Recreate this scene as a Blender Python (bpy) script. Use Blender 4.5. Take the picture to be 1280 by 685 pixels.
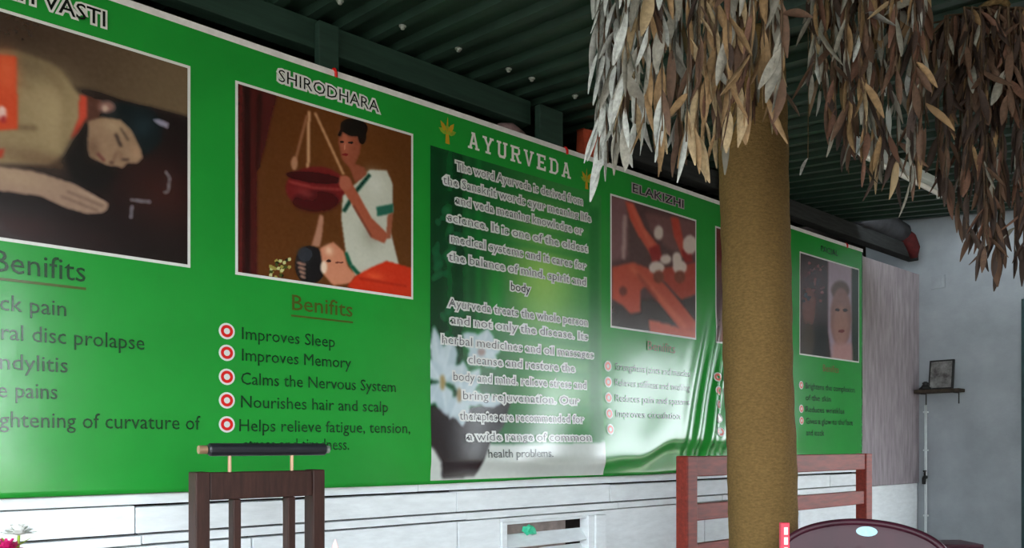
import bpy, bmesh, math, random
import numpy as np
from mathutils import Vector, Matrix, Quaternion

for o in list(bpy.data.objects):
    bpy.data.objects.remove(o)
scene = bpy.context.scene
C = scene.collection
R = math.radians
random.seed(7)
rng = np.random.default_rng(7)

# ------------------------------------------------------------------ camera
# The banner wall is the plane y = 0 (x along the wall, z up).  Eye 3.1 m in front of it, 1.15 m high.
EYE = Vector((0.0, -3.153, 1.15))          # 3.10 m from the hanging vinyl
YAW = math.atan2(1000.0, 1160.0)              # angle between view axis and the wall's normal
cam_d = bpy.data.cameras.new('camera')
cam_d.sensor_width = 36.0
cam_d.lens = 36.0 * 1000.0 / 1280.0
cam_d.shift_y = (557.0 - 342.5) / 1280.0
cam_d.clip_start = 0.02
cam = bpy.data.objects.new('camera', cam_d)
C.objects.link(cam)
cam.location = EYE
cam.rotation_euler = (R(90), 0, -YAW)
scene.camera = cam

# ------------------------------------------------------------------ world and exposure
world = bpy.data.worlds.new('sky'); scene.world = world
world.use_nodes = True
wn = world.node_tree.nodes; wl = world.node_tree.links
bg = wn['Background']
bg.inputs['Color'].default_value = (0.86, 0.94, 1.0, 1)
bg.inputs['Strength'].default_value = 13.0
vs = scene.view_settings
vs.view_transform = 'Standard'; vs.look = 'None'; vs.gamma = 1.0
vs.use_curve_mapping = False
vs.exposure = -0.35

FW = Vector((math.sin(YAW), math.cos(YAW)))   # view axis on the ground
RT = Vector((math.cos(YAW), -math.sin(YAW)))  # to the right of it


def W(px, py, off=0.0):
    """photo measurement -> metres (u, z) on the wall plane y = -off"""
    sx = (px - 640.0) / 1000.0
    t = (3.1 - off) / (FW.y + RT.y * sx)
    return t * (FW.x + RT.x * sx), 1.15 + (557.0 - py) / 1000.0 * t


def P(px, py, depth):
    """photo measurement at a known distance -> world point"""
    sx = (px - 640.0) / 1000.0
    return Vector((depth * (FW.x + RT.x * sx), EYE.y + depth * (FW.y + RT.y * sx),
                   1.15 + (557.0 - py) / 1000.0 * depth))


def lin(c):
    c = np.asarray(c, dtype=np.float64) / 255.0
    return np.where(c <= 0.04045, c / 12.92, ((c + 0.055) / 1.055) ** 2.4)


# ------------------------------------------------------------------ materials
MATS = {}


def mat(name, rgb, rough=0.6, spec=0.4, noise=0.0, scale=20.0, bump=0.0, bscale=60.0, rgb2=None,
        metallic=0.0, stretch=(1, 1, 1), coat=0.0, detail=5.0):
    """procedural principled material; rgb in sRGB 0..255"""
    if name in MATS:
        return MATS[name]
    m = bpy.data.materials.new(name); m.use_nodes = True
    nt = m.node_tree; n = nt.nodes; l = nt.links
    b = n['Principled BSDF']
    b.inputs['Roughness'].default_value = rough
    b.inputs['Specular IOR Level'].default_value = spec
    b.inputs['Metallic'].default_value = metallic
    b.inputs['Coat Weight'].default_value = coat
    c1 = tuple(lin(rgb)) + (1,)
    tc = n.new('ShaderNodeTexCoord'); mp = n.new('ShaderNodeMapping')
    mp.inputs['Scale'].default_value = stretch
    l.new(tc.outputs['Object'], mp.inputs['Vector'])
    nz = n.new('ShaderNodeTexNoise'); nz.inputs['Scale'].default_value = scale
    nz.inputs['Detail'].default_value = detail; nz.inputs['Roughness'].default_value = 0.6
    l.new(mp.outputs['Vector'], nz.inputs['Vector'])
    if rgb2 is None:
        rgb2 = tuple(max(0, v * (1 - noise)) for v in rgb)
    cr = n.new('ShaderNodeValToRGB')
    cr.color_ramp.elements[0].position = 0.32; cr.color_ramp.elements[1].position = 0.68
    cr.color_ramp.elements[0].color = tuple(lin(rgb2)) + (1,)
    cr.color_ramp.elements[1].color = c1
    l.new(nz.outputs['Fac'], cr.inputs['Fac'])
    l.new(cr.outputs['Color'], b.inputs['Base Color'])
    if bump > 0:
        nb = n.new('ShaderNodeTexNoise'); nb.inputs['Scale'].default_value = bscale
        nb.inputs['Detail'].default_value = 6.0
        l.new(mp.outputs['Vector'], nb.inputs['Vector'])
        bp = n.new('ShaderNodeBump'); bp.inputs['Strength'].default_value = bump
        bp.inputs['Distance'].default_value = 0.01
        l.new(nb.outputs['Fac'], bp.inputs['Height'])
        l.new(bp.outputs['Normal'], b.inputs['Normal'])
    MATS[name] = m
    return m


CRINKLE = 0.10


def vinyl(name, rgb, rough, spec, rgb2=None, scale=20.0, noise=0.0):
    return mat(name, rgb, rough, spec, rgb2=rgb2, scale=scale, noise=noise, bump=CRINKLE, bscale=7.0)


def print_mat(name, rough=0.3, spec=0.5):
    """printed vinyl: ink colours held in the mesh's colour attribute 'ink'"""
    m = bpy.data.materials.new(name); m.use_nodes = True
    nt = m.node_tree; b = nt.nodes['Principled BSDF']
    at = nt.nodes.new('ShaderNodeAttribute'); at.attribute_name = 'ink'
    nt.links.new(at.outputs['Color'], b.inputs['Base Color'])
    b.inputs['Roughness'].default_value = rough
    b.inputs['Specular IOR Level'].default_value = spec
    tc = nt.nodes.new('ShaderNodeTexCoord'); nb = nt.nodes.new('ShaderNodeTexNoise')
    nb.inputs['Scale'].default_value = 7.0; nb.inputs['Detail'].default_value = 6.0
    bp = nt.nodes.new('ShaderNodeBump'); bp.inputs['Strength'].default_value = CRINKLE; bp.inputs['Distance'].default_value = 0.01
    nt.links.new(tc.outputs['Object'], nb.inputs['Vector']); nt.links.new(nb.outputs['Fac'], bp.inputs['Height'])
    nt.links.new(bp.outputs['Normal'], b.inputs['Normal'])
    return m


VR, VS = 0.22, 1.0                             # gloss of the vinyl
M_green = vinyl('banner_green', (30, 146, 50), VR, VS, rgb2=(27, 137, 46), scale=3.0)
M_hem = mat('banner_hem_white', (225, 222, 222), 0.45, 0.4, noise=0.08, scale=30)
M_ink = vinyl('print_black', (14, 22, 16), VR, VS)
M_greyink = vinyl('print_grey_violet', (62, 56, 66), VR, VS)
M_inkgreen = vinyl('print_dark_green', (12, 62, 26), VR, VS)
M_olive = vinyl('print_olive', (70, 84, 26), VR, VS)
M_brownink = vinyl('print_red_brown', (120, 88, 50), VR, VS)
M_halo = vinyl('print_pale_outline', (214, 216, 212), VR, VS)
M_greyhalo = vinyl('print_grey_outline', (158, 150, 152), VR, VS)
M_white = vinyl('print_white', (228, 228, 222), VR, VS)
M_red = vinyl('print_red', (205, 32, 30), VR, VS)
M_pink = vinyl('print_pale_red', (226, 120, 105), VR, VS)
M_gold = vinyl('print_gold', (190, 150, 40), VR, VS)
M_print = print_mat('printed_photo_ink', VR, VS)
M_wallwhite = mat('painted_board_white', (234, 240, 242), 0.55, 0.3, noise=0.06, scale=9, bump=0.15, bscale=40,
                  stretch=(1, 1, 4))
M_plaster = mat('stained_plaster', (168, 160, 164), 0.85, 0.1, rgb2=(136, 127, 133), scale=7, bump=0.25, bscale=30,
                stretch=(3, 3, 0.5))
M_endwall = mat('whitewashed_wall', (158, 164, 168), 0.85, 0.1, rgb2=(142, 148, 152), scale=3.0, bump=0.2, bscale=40)
M_addedwall = mat('added_wall_paint', (120, 122, 112), 0.8, 0.2, noise=0.15, scale=3)
M_dark = mat('dark_void_boards', (34, 28, 26), 0.9, 0.1, noise=0.4)
M_roof = mat('green_roof_sheet', (36, 60, 50), 0.5, 0.35, rgb2=(28, 48, 40), scale=6, bump=0.05)
M_beam = mat('green_painted_timber', (38, 62, 52), 0.6, 0.3, rgb2=(28, 48, 40), scale=12, stretch=(0.3, 4, 4), bump=0.1)
M_darkbeam = mat('shaded_dark_timber', (52, 54, 54), 0.8, 0.2, noise=0.35, scale=14, stretch=(0.4, 4, 4), bump=0.2)  # shadow on the far beam is put into this dark colour
M_steel = mat('galvanised_bolt', (180, 186, 182), 0.4, 0.5, metallic=0.6, noise=0.1)
M_floor = mat('red_cement_floor', (120, 92, 80), 0.5, 0.4, noise=0.15, scale=5, bump=0.05)
M_ground = mat('pale_yard_ground', (176, 168, 152), 0.9, 0.1, noise=0.15, scale=2, bump=0.3)
M_trunk = mat('fibrous_brown_bark', (122, 98, 59), 0.9, 0.1, rgb2=(98, 77, 45), scale=60, bump=0.5, bscale=110,
              stretch=(1, 1, 2.2), detail=8)
M_walnut = mat('dark_walnut_wood', (62, 36, 29), 0.55, 0.3, rgb2=(42, 23, 18), scale=14, stretch=(5, 5, 0.7), bump=0.06)
M_redwood = mat('red_varnished_wood', (138, 46, 32), 0.5, 0.3, rgb2=(104, 32, 22), scale=12, stretch=(0.7, 5, 5), bump=0.05)
M_roll = mat('black_vinyl_roll', (34, 36, 42), 0.4, 0.5, noise=0.2, bump=0.1)
M_brass = mat('pale_brass', (176, 140, 110), 0.4, 0.5, metallic=0.4, noise=0.15)
M_plastic = mat('maroon_plastic', (66, 24, 38), 0.40, 0.3, rgb2=(48, 18, 30), scale=4, coat=0.0)
M_sticker = mat('pale_blue_sticker', (160, 220, 240), 0.3, 0.5, noise=0.1, scale=90)
M_teal = mat('teal_door_paint', (34, 66, 66), 0.5, 0.4, noise=0.2)
M_pvc = mat('white_pvc', (206, 214, 214), 0.35, 0.5, noise=0.05)
M_iron = mat('dark_iron', (44, 44, 42), 0.5, 0.5, metallic=0.5, noise=0.3)
M_shelf = mat('old_shelf_wood', (72, 62, 52), 0.8, 0.2, noise=0.4, scale=25, bump=0.2)
M_orange = mat('terracotta_cloth', (196, 84, 56), 0.8, 0.2, noise=0.25, scale=18, bump=0.3)
M_redcloth = mat('red_cloth', (84, 28, 28), 0.8, 0.2, noise=0.3, scale=20, bump=0.3)
M_tarp = mat('grey_tarpaulin', (60, 62, 66), 0.7, 0.3, noise=0.3, scale=10, bump=0.3)
M_tealplastic = mat('aqua_plastic', (70, 220, 170), 0.3, 0.5, noise=0.15, scale=40)
M_ceramic = mat('white_ceramic', (232, 232, 228), 0.2, 0.5, noise=0.03)
M_pinkpetal = mat('hot_pink_petal', (226, 46, 128), 0.6, 0.3, rgb2=(190, 24, 100), scale=40)
M_whitepetal = mat('white_petal', (240, 240, 236), 0.6, 0.3, noise=0.05)
M_leafgreen = mat('fresh_green_leaf', (140, 170, 40), 0.5, 0.3, noise=0.2, scale=30)
M_packet = mat('red_packet_film', (222, 44, 72), 0.35, 0.5, noise=0.1)
M_rope = mat('jute_rope', (128, 104, 70), 0.9, 0.1, noise=0.3, scale=80, bump=0.4, bscale=120)
M_twig = mat('dry_twig', (92, 76, 60), 0.9, 0.1, noise=0.3, scale=60)


# ------------------------------------------------------------------ mesh helpers
def link(name, me, m=None, parent=None, smooth=False):
    o = bpy.data.objects.new(name, me)
    C.objects.link(o)
    if m is not None and len(me.materials) == 0:
        me.materials.append(m)
    if smooth:
        me.polygons.foreach_set('use_smooth', [True] * len(me.polygons))
    if parent is not None:
        o.parent = parent
    return o


def obj(name, bm, m, parent=None, smooth=False):
    me = bpy.data.meshes.new(name)
    bmesh.ops.recalc_face_normals(bm, faces=bm.faces)
    bm.to_mesh(me); bm.free()
    return link(name, me, m, parent, smooth)


def empty(name, loc, rz=0.0):
    o = bpy.data.objects.new(name, None)
    o.empty_display_size = 0.1
    C.objects.link(o); o.location = loc; o.rotation_euler = (0, 0, rz)
    return o


def tag(o, label, cat, group=None):
    o['label'] = label; o['category'] = cat
    if group:
        o['group'] = group
    return o


def struct(o, label=None):
    o['kind'] = 'structure'
    if label:
        o['label'] = label
    return o


def box(bm, x0, x1, y0, y1, z0, z1, bev=0.0, M=None):
    vs_ = [bm.verts.new((x, y, z)) for x in (x0, x1) for y in (y0, y1) for z in (z0, z1)]
    idx = [(0, 1, 3, 2), (4, 6, 7, 5), (0, 4, 5, 1), (2, 3, 7, 6), (0, 2, 6, 4), (1, 5, 7, 3)]
    fs = [bm.faces.new([vs_[i] for i in f]) for f in idx]
    geo = vs_
    if bev > 0:
        bmesh.ops.recalc_face_normals(bm, faces=fs)
        ed = list({e for f in fs for e in f.edges})
        r = bmesh.ops.bevel(bm, geom=ed, offset=bev, segments=2, profile=0.5, affect='EDGES')
        geo = list({v for f in r['faces'] for v in f.verts} | {v for v in vs_ if v.is_valid})
    if M is not None:
        bmesh.ops.transform(bm, matrix=M, verts=[v for v in geo if v.is_valid])
    return bm


def boxo(name, dims, m, parent=None, bev=0.004, M=None):
    bm = bmesh.new(); box(bm, *dims, bev=bev, M=M)
    return obj(name, bm, m, parent)


def tube(bm, pts, rad, seg=8, cap=True):
    """tube along pts; rad a number or one radius per point"""
    pts = [Vector(p) for p in pts]
    if not hasattr(rad, '__len__'):
        rad = [rad] * len(pts)
    rings = []
    up = None
    for i, p in enumerate(pts):
        d = (pts[min(i + 1, len(pts) - 1)] - pts[max(i - 1, 0)]).normalized()
        if up is None:
            up = d.orthogonal().normalized()
        up = (up - d * up.dot(d)).normalized()
        s = d.cross(up)
        rings.append([bm.verts.new(p + (up * math.cos(a) + s * math.sin(a)) * rad[i])
                      for a in [2 * math.pi * k / seg for k in range(seg)]])
    for a, b in zip(rings[:-1], rings[1:]):
        for k in range(seg):
            bm.faces.new((a[k], a[(k + 1) % seg], b[(k + 1) % seg], b[k]))
    if cap:
        bm.faces.new(rings[0][::-1]); bm.faces.new(rings[-1])
    return bm


def lathe(bm, prof, seg=24, cx=0, cy=0):
    rings = [[bm.verts.new((cx + r * math.cos(2 * math.pi * k / seg), cy + r * math.sin(2 * math.pi * k / seg), z))
              for k in range(seg)] for r, z in prof]
    for a, b in zip(rings[:-1], rings[1:]):
        for k in range(seg):
            bm.faces.new((a[k], a[(k + 1) % seg], b[(k + 1) % seg], b[k]))
    bm.faces.new(rings[0][::-1]); bm.faces.new(rings[-1])
    return bm


# ================================================================== THE SETTING
# ---- floor and yard
struct(boxo('floor', (-5, 8.2, -4.5, 0.9, -0.12, 0.0), M_floor, bev=0.0))
struct(boxo('ground', (-30, 40, -40, 12, -0.4, -0.125), M_ground, bev=0.0))

# ---- roof: corrugated green sheets, high at the wall and falling outwards
ROOF_Z, ROOF_S = 3.0, 0.12
ceiling = struct(empty('ceiling', (0, 0, ROOF_Z)))


def roof_z(v):
    return ROOF_Z + ROOF_S * v


RIB = 0.15
rib_prof = [(0.0, 0.0), (0.055, 0.0), (0.070, -0.028), (0.110, -0.028), (0.125, 0.0)]


def roof_panel_mesh(width):
    pts = []
    n = int(round(width / RIB))
    for i in range(n):
        pts += [(i * RIB + a, b) for a, b in rib_prof]
    pts.append((n * RIB, 0.0))
    bm = bmesh.new()
    v0, v1 = 1.0, -4.7
    nv = 3
    rows = []
    for j in range(nv):
        v = v0 + (v1 - v0) * j / (nv - 1)
        rows.append([(bm.verts.new((a, v, ROOF_S * v + b)), bm.verts.new((a, v, ROOF_S * v + b + 0.006))) for a, b in pts])
    for r0, r1 in zip(rows[:-1], rows[1:]):
        for i in range(len(pts) - 1):
            bm.faces.new((r0[i][0], r0[i + 1][0], r1[i + 1][0], r1[i][0]))
            bm.faces.new((r0[i][1], r1[i][1], r1[i + 1][1], r0[i + 1][1]))
    for r in (rows[0], rows[-1]):
        for i in range(len(pts) - 1):
            bm.faces.new((r[i][0], r[i][1], r[i + 1][1], r[i + 1][0]))
    me = bpy.data.meshes.new('roof_panel')
    bmesh.ops.recalc_face_normals(bm, faces=bm.faces)
    bm.to_mesh(me); bm.free(); me.materials.append(M_roof)
    return me


rp = roof_panel_mesh(1.05)
for i in range(9):
    o = link('roof_panel', rp, None, ceiling)
    o.location = (-3.0 + i * 1.05, 0, 0.012 + 0.004 * (i % 2))
o = link('roof_panel', rp, None, ceiling)           # the last bay is roofed a step higher
o.location = (6.35, 0, 0.27); o.scale = (1.29, 1, 1)
# bolts through the sheets
bm = bmesh.new(); lathe(bm, [(0.016, 0.0), (0.016, -0.004), (0.009, -0.005), (0.009, -0.014), (0.004, -0.017)], 10)
bme = bpy.data.meshes.new('roof_bolt'); bmesh.ops.recalc_face_normals(bm, faces=bm.faces); bm.to_mesh(bme); bm.free()
bme.materials.append(M_steel)
for u in (0.9, 1.2, 1.5, 1.8, 2.1, 2.4, 2.55, 2.85, 3.3):
    o = link('roof_bolt', bme, None, ceiling)
    o.location = (u + 0.09 - 0.0, -0.24, -0.24 * ROOF_S - 0.016)
# purlin timbers carrying the sheets, out of the way above the leaf bunches
for v in (-2.75, -4.5):
    boxo('purlin', (-2.9, 6.4, v - 0.03, v + 0.03, roof_z(v) - 0.11 - ROOF_Z, roof_z(v) - 0.024 - ROOF_Z), M_beam, ceiling)

# ---- back wall (behind the banner): upper plaster part, boards below
wall_back = struct(boxo('wall_back', (-5.0, 7.7, 0.0, 0.12, 0.945, 2.735), M_plaster, bev=0.0))
boxo('cavity_back', (-5.0, 7.7, 0.55, 0.62, 0.0, 3.10), M_dark, wall_back, bev=0)  # dark boards added to keep the gap black and the sky out
boxo('cavity_back', (6.4, 7.7, 0.50, 0.549, 0.0, 3.36), M_dark, wall_back, bev=0)
boxo('cavity_shelf', (-5.0, 7.7, 0.12, 0.55, 2.60, 2.66), M_dark, wall_back, bev=0)
# plain painted sill strip under the plaster, then boards in uneven lengths with open joints
rb = random.Random(3)


def boards(z0, z1, y0, gap, lens, m, jit=0.003, name='board', u_end=6.5):
    u = -5.0
    while u < u_end - 0.01:
        L = rb.uniform(*lens)
        e = min(u + L, u_end)
        a = z0 + rb.uniform(0, jit); b = z1 - rb.uniform(0, gap)
        bm = bmesh.new(); box(bm, u + 0.001, e - 0.002, y0 - rb.uniform(0, 0.004), 0.05, a, b, bev=0.003)
        obj(name, bm, m, wall_back)
        u = e


boxo('lower_plaster', (6.5, 7.7, 0.0, 0.05, 0.806, 0.945), M_plaster, wall_back, bev=0)
boxo('batten', (6.50, 6.56, -0.022, -0.001, 0.80, 2.73), M_plaster, wall_back)
boards(0.932, 0.975, -0.012, 0.004, (2.0, 3.0), M_wallwhite)
boards(0.826, 0.930, -0.020, 0.012, (0.7, 1.5), M_wallwhite, 0.001)
boards(0.782, 0.822, -0.012, 0.008, (0.9, 1.6), M_wallwhite)
boxo('backing', (-5.0, 7.69, 0.051, 0.10, 0.0, 0.944), M_dark, wall_back, bev=0)
# lower panels around the louvred opening
WU0, WU1, WZ0, WZ1 = 2.635, 3.32, 0.34, 0.755
edges = [-5.0, -3.2, -1.4, 0.35, 1.32, 2.36, WU0]
for a, b in zip(edges[:-1], edges[1:]):
    boxo('wall_panel', (a + 0.003, b - 0.003, -0.008, 0.05, 0.0, 0.776), M_wallwhite, wall_back)
boxo('wall_panel', (WU0, WU1, -0.008, 0.05, 0.0, WZ0), M_wallwhite, wall_back)
boxo('wall_panel', (WU0, WU1 + 0.09, -0.008, 0.05, WZ1, 0.776), M_wallwhite, wall_back)
boxo('wall_panel', (WU1, WU1 + 0.09, -0.03, 0.05, 0.0, WZ1), M_wallwhite, wall_back)
for a, b in ((WU1 + 0.09, 4.4), (4.4, 5.6), (5.6, 6.6), (6.6, 7.69)):
    boxo('wall_panel', (a + 0.003, b - 0.003, 0.008, 0.05, 0.0, 0.776 if b < 6 else 0.802), M_wallwhite, wall_back)

# ---- louvred opening
win = struct(empty('window_1', (WU0, 0, WZ0)))
w_, h_ = WU1 - WU0, WZ1 - WZ0
bm = bmesh.new()
box(bm, 0, 0.035, -0.02, 0.049, 0, h_, 0.003); box(bm, w_ - 0.05, w_, -0.02, 0.049, 0, h_, 0.003)
box(bm, 0.035, w_ - 0.05, -0.02, 0.049, 0, 0.035, 0.003); box(bm, 0.035, w_ - 0.05, -0.01, 0.049, h_ - 0.014, h_, 0.002)
obj('window_frame', bm, M_wallwhite, win)
boxo('inner_board', (0.036, w_ - 0.17, 0.044, 0.0495, 0.036, h_ - 0.015), mat('brown_grey_board', (150, 136, 130), 0.8, 0.2, noise=0.2, scale=14), win, 0.0)
for k in range(4):
    zc = h_ - 0.105 - k * 0.088
    M = Matrix.Translation((w_ / 2 - 0.005, 0.018, zc)) @ Matrix.Rotation(R(48), 4, 'X')
    boxo('louvre_slat', (-w_ / 2 + 0.045, w_ / 2 - 0.048, -0.042, 0.042, -0.006, 0.006), M_wallwhite, win, 0.002, M)

# ---- wall plate and posts under the roof
t1 = struct(boxo('trim_1', (-5.0, 2.86, 0.01, 0.085, 2.86, 2.985), M_beam, bev=0.004))
t2 = struct(boxo('trim_2', (3.42, 7.69, 0.0, 0.09, 2.865, 2.985), M_darkbeam, bev=0.004))
for n_, (u, w) in enumerate(((0.25, 0.09), (1.645, 0.095), (2.96, 0.17), (4.6, 0.1))):
    struct(boxo('trim_%d' % (n_ + 3), (u - w / 2, u + w / 2, -0.045, -0.002, 2.62, 2.96), M_beam if n_ < 3 else M_darkbeam))

# ---- added unseen wall and lintels that shape the daylight and the banner's glare
struct(boxo('wall_added_front', (1.15, 6.9, -4.9, -4.75, 0.0, 2.40), M_addedwall, bev=0.0))
struct(boxo('trim_8', (7.7, 7.85, -4.9, -1.75, 2.15, 3.7), M_addedwall, bev=0.0))
struct(boxo('trim_9', (6.9, 7.85, -4.9, -4.75, 1.95, 2.40), M_addedwall, bev=0.0))
# ---- end wall with a teal door at its open end
wall_end = struct(boxo('wall_end', (7.7, 7.85, -0.84, 0.9, 0.0, 3.7), M_endwall, bev=0.0))
struct(boxo('wall_right', (7.7, 7.85, -1.75, -1.62, 0.0, 3.7), M_endwall, bev=0.0))
struct(boxo('trim_7', (7.7, 7.85, -1.62, -0.84, 2.40, 3.7), M_endwall, bev=0.0))
door = struct(empty('door_1', (7.7, -0.84, 0)))
bm = bmesh.new()
box(bm, -0.02, 0.1, -0.78, -0.73, 0, 2.39, 0.004); box(bm, -0.02, 0.1, -0.05, 0.0, 0, 2.39, 0.004)
box(bm, -0.02, 0.1, -0.73, -0.05, 2.34, 2.39, 0.004)
obj('door_frame', bm, M_teal, door)
boxo('door_leaf', (0.02, 0.06, -0.73, -0.05, 0.01, 2.34), M_teal, door)
for z0, z1 in ((0.2, 0.95), (1.15, 2.2)):
    boxo('door_panel', (0.005, 0.02, -0.67, -0.15, z0, z1), M_teal, door, 0.006)
# door handle
bm = bmesh.new(); tube(bm, [(0.02, -0.70, 1.03), (-0.03, -0.70, 1.03), (-0.03, -0.62, 1.03)], 0.008)
obj('door_handle', bm, M_iron, door)

# ================================================================== THE BANNER
B_U0, B_U1, B_Z0, B_Z1 = -0.75, 6.47, 0.972, 2.757


def sstep(a, b, x):
    t = np.clip((x - a) / (b - a), 0, 1)
    return t * t * (3 - 2 * t)


def disp(u, z):
    """distance of the vinyl in front of the wall"""
    u = np.asarray(u, float); z = np.asarray(z, float)
    d = 0.052 + 0.0035 * np.sin(1.9 * u + 0.6 * z) + 0.002 * np.sin(4.3 * u - 1.1 * z + 1.0)
    low = 1 - sstep(1.0, 1.75, z)
    mid = sstep(1.9, 2.6, u) * (1 - sstep(5.0, 5.8, u))
    d = d + low * mid * (0.010 * np.sin(5.2 * u + 2.3 * z) + 0.006 * np.sin(11.0 * u - 3.0 * z))
    # slack belly above the hem
    zc = 1.085 + 0.10 * sstep(3.62, 3.98, u) - 0.03 * sstep(2.4, 3.0, u) * (1 - sstep(3.2, 3.6, u))
    wd = np.where(z > zc, 0.20, 0.045)
    d = d + 0.020 * mid * np.exp(-((z - zc) / wd) ** 2)
    # slanting tension folds beside the pillar
    f = np.exp(-((u - 4.32 - 0.22 * (z - 1.3)) / 0.17) ** 2) * (1 - sstep(1.5, 2.2, z))
    d = d + 0.014 * f * np.sin(46 * (u - 0.30 * z))
    # light ripples near the lower edge at the left
    d = d + 0.003 * (1 - sstep(0.98, 1.25, z)) * np.sin(7 * u + 9 * z) * (1 - mid)
    return np.maximum(d, 0.028)


def bottom_edge(u):
    u = np.asarray(u, float)
    return B_Z0 + 0.004 * np.sin(2.3 * u) + 0.02 * sstep(3.6, 4.6, u) + 0.075 * sstep(4.8, 6.3, u)


def grid_mesh(name, uu, zfun, nz, layer, cols=None, thick=False):
    """sheet over u samples uu and rows between zfun(u) = (zlow, zhigh), laid over the vinyl"""
    uu = np.asarray(uu); nu = len(uu)
    lo, hi = zfun(uu)
    s = np.linspace(0, 1, nz)
    Z = lo[None, :] + (hi - lo)[None, :] * s[:, None]
    U = np.repeat(uu[None, :], nz, 0)
    Y = -(disp(U, Z) + layer)
    v = np.stack([U, Y, Z], -1).reshape(-1, 3)
    i = np.arange(nu - 1)[None, :] + nu * np.arange(nz - 1)[:, None]
    f = np.stack([i, i + 1, i + nu + 1, i + nu], -1).reshape(-1, 4)
    me = bpy.data.meshes.new(name)
    me.vertices.add(len(v)); me.vertices.foreach_set('co', v.ravel())
    me.loops.add(f.size); me.loops.foreach_set('vertex_index', f.ravel().astype(np.int32))
    me.polygons.add(len(f)); me.polygons.foreach_set('loop_start', np.arange(0, f.size, 4, dtype=np.int32))
    me.update(calc_edges=True)
    me.polygons.foreach_set('use_smooth', np.ones(len(f), dtype=bool))
    if cols is not None:
        a = me.color_attributes.new('ink', 'FLOAT_COLOR', 'POINT')
        a.data.foreach_set('color', np.concatenate([cols.reshape(-1, 3), np.ones((len(v), 1))], 1).astype(np.float32).ravel())
    return me


banner = link('banner', grid_mesh('banner', np.linspace(B_U0, B_U1, 360),
                                  lambda u: (bottom_edge(u), np.full_like(u, B_Z1)), 90, 0.0), M_green)
md = banner.modifiers.new('thickness', 'SOLIDIFY'); md.thickness = 0.0006; md.offset = -1
tag(banner, 'long green printed vinyl banner with therapy photographs hung along the wall', 'banner')
link('top_hem', grid_mesh('top_hem', np.linspace(B_U0, B_U1, 200),
                          lambda u: (np.full_like(u, B_Z1 - 0.020), np.full_like(u, B_Z1 + 0.006)), 3, 0.003), M_hem, banner)


def strip(name, pts, m, layer, close=True):
    """flat printed shape: polygon in (u, z), densified and laid on the vinyl"""
    bm = bmesh.new()
    vs_ = []
    for (u, z) in pts:
        vs_.append(bm.verts.new((u, -(float(disp(u, z)) + layer), z)))
    f = bm.faces.new(vs_)
    f.normal_update()
    if f.normal.y > 0:
        f.normal_flip()
    me = bpy.data.meshes.new(name); bm.to_mesh(me); bm.free()
    return link(name, me, m, banner, True)


def quad_print(name, u0, u1, z0, z1, m, layer, n=12, nz=3):
    return link(name, grid_mesh(name, np.linspace(u0, u1, n),
                                lambda u: (np.full_like(u, z0), np.full_like(u, z1)), nz, layer), m, banner)


# ---- lettering
def glyph_mesh(text, weight=0.0):
    cu = bpy.data.curves.new('glyphs', 'FONT')
    cu.body = text; cu.size = 1.0; cu.resolution_u = 2; cu.offset = weight; cu.fill_mode = 'FRONT'
    o = bpy.data.objects.new('glyphs', cu); C.objects.link(o)
    dg = bpy.context.evaluated_depsgraph_get(); dg.update()
    me = bpy.data.meshes.new_from_object(o.evaluated_get(dg))
    bpy.data.objects.remove(o); bpy.data.curves.remove(cu)
    return me


def text(name, body, u0, u1, z, cap, m, layer=0.005, weight=0.0, halo=None, hw=0.05):
    """lettering stretched to run from u0 to u1 on baseline z with the given capital height"""
    ref = glyph_mesh(body, 0.0)
    n = len(ref.vertices); co = np.empty(n * 3); ref.vertices.foreach_get('co', co); co = co.reshape(-1, 3)
    x0, x1 = co[:, 0].min(), co[:, 0].max()
    iv = sorted((min(co[e.vertices[0], 0], co[e.vertices[1], 0]), max(co[e.vertices[0], 0], co[e.vertices[1], 0])) for e in ref.edges)
    cuts = [-9.0]; r = iv[0][1]
    for p, q_ in iv:                                  # word breaks: wide gaps between the glyph outlines
        if p - r > 0.14:
            cuts.append((p + r) / 2)
        r = max(r, q_)
    cuts.append(1e9)
    bpy.data.meshes.remove(ref)
    todo = []
    if halo is not None:
        todo.append(('letter_outline', hw, halo, layer))
        layer += 0.0016
    todo.append((name, weight, m, layer))
    for nm, wt, mm, ly in todo:
        me = glyph_mesh(body, wt)
        n = len(me.vertices); co = np.empty(n * 3); me.vertices.foreach_get('co', co); co = co.reshape(-1, 3)
        faces = [tuple(p.vertices) for p in me.polygons]
        bpy.data.meshes.remove(me)
        for a, b in zip(cuts[:-1], cuts[1:]):
            fs = [f for f in faces if a <= co[list(f), 0].mean() < b]
            if not fs:
                continue
            ids = sorted({i for f in fs for i in f}); mp_ = {i: k for k, i in enumerate(ids)}
            cc = co[ids]
            U = u0 + (cc[:, 0] - x0) / (x1 - x0) * (u1 - u0)
            Z = z + cc[:, 1] * cap / 0.72
            Y = -(disp(U, Z) + ly)
            w_me = bpy.data.meshes.new(nm)
            w_me.from_pydata(np.stack([U, Y, Z], -1).tolist(), [], [[mp_[i] for i in f] for f in fs])
            link(nm, w_me, mm, banner)


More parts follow.
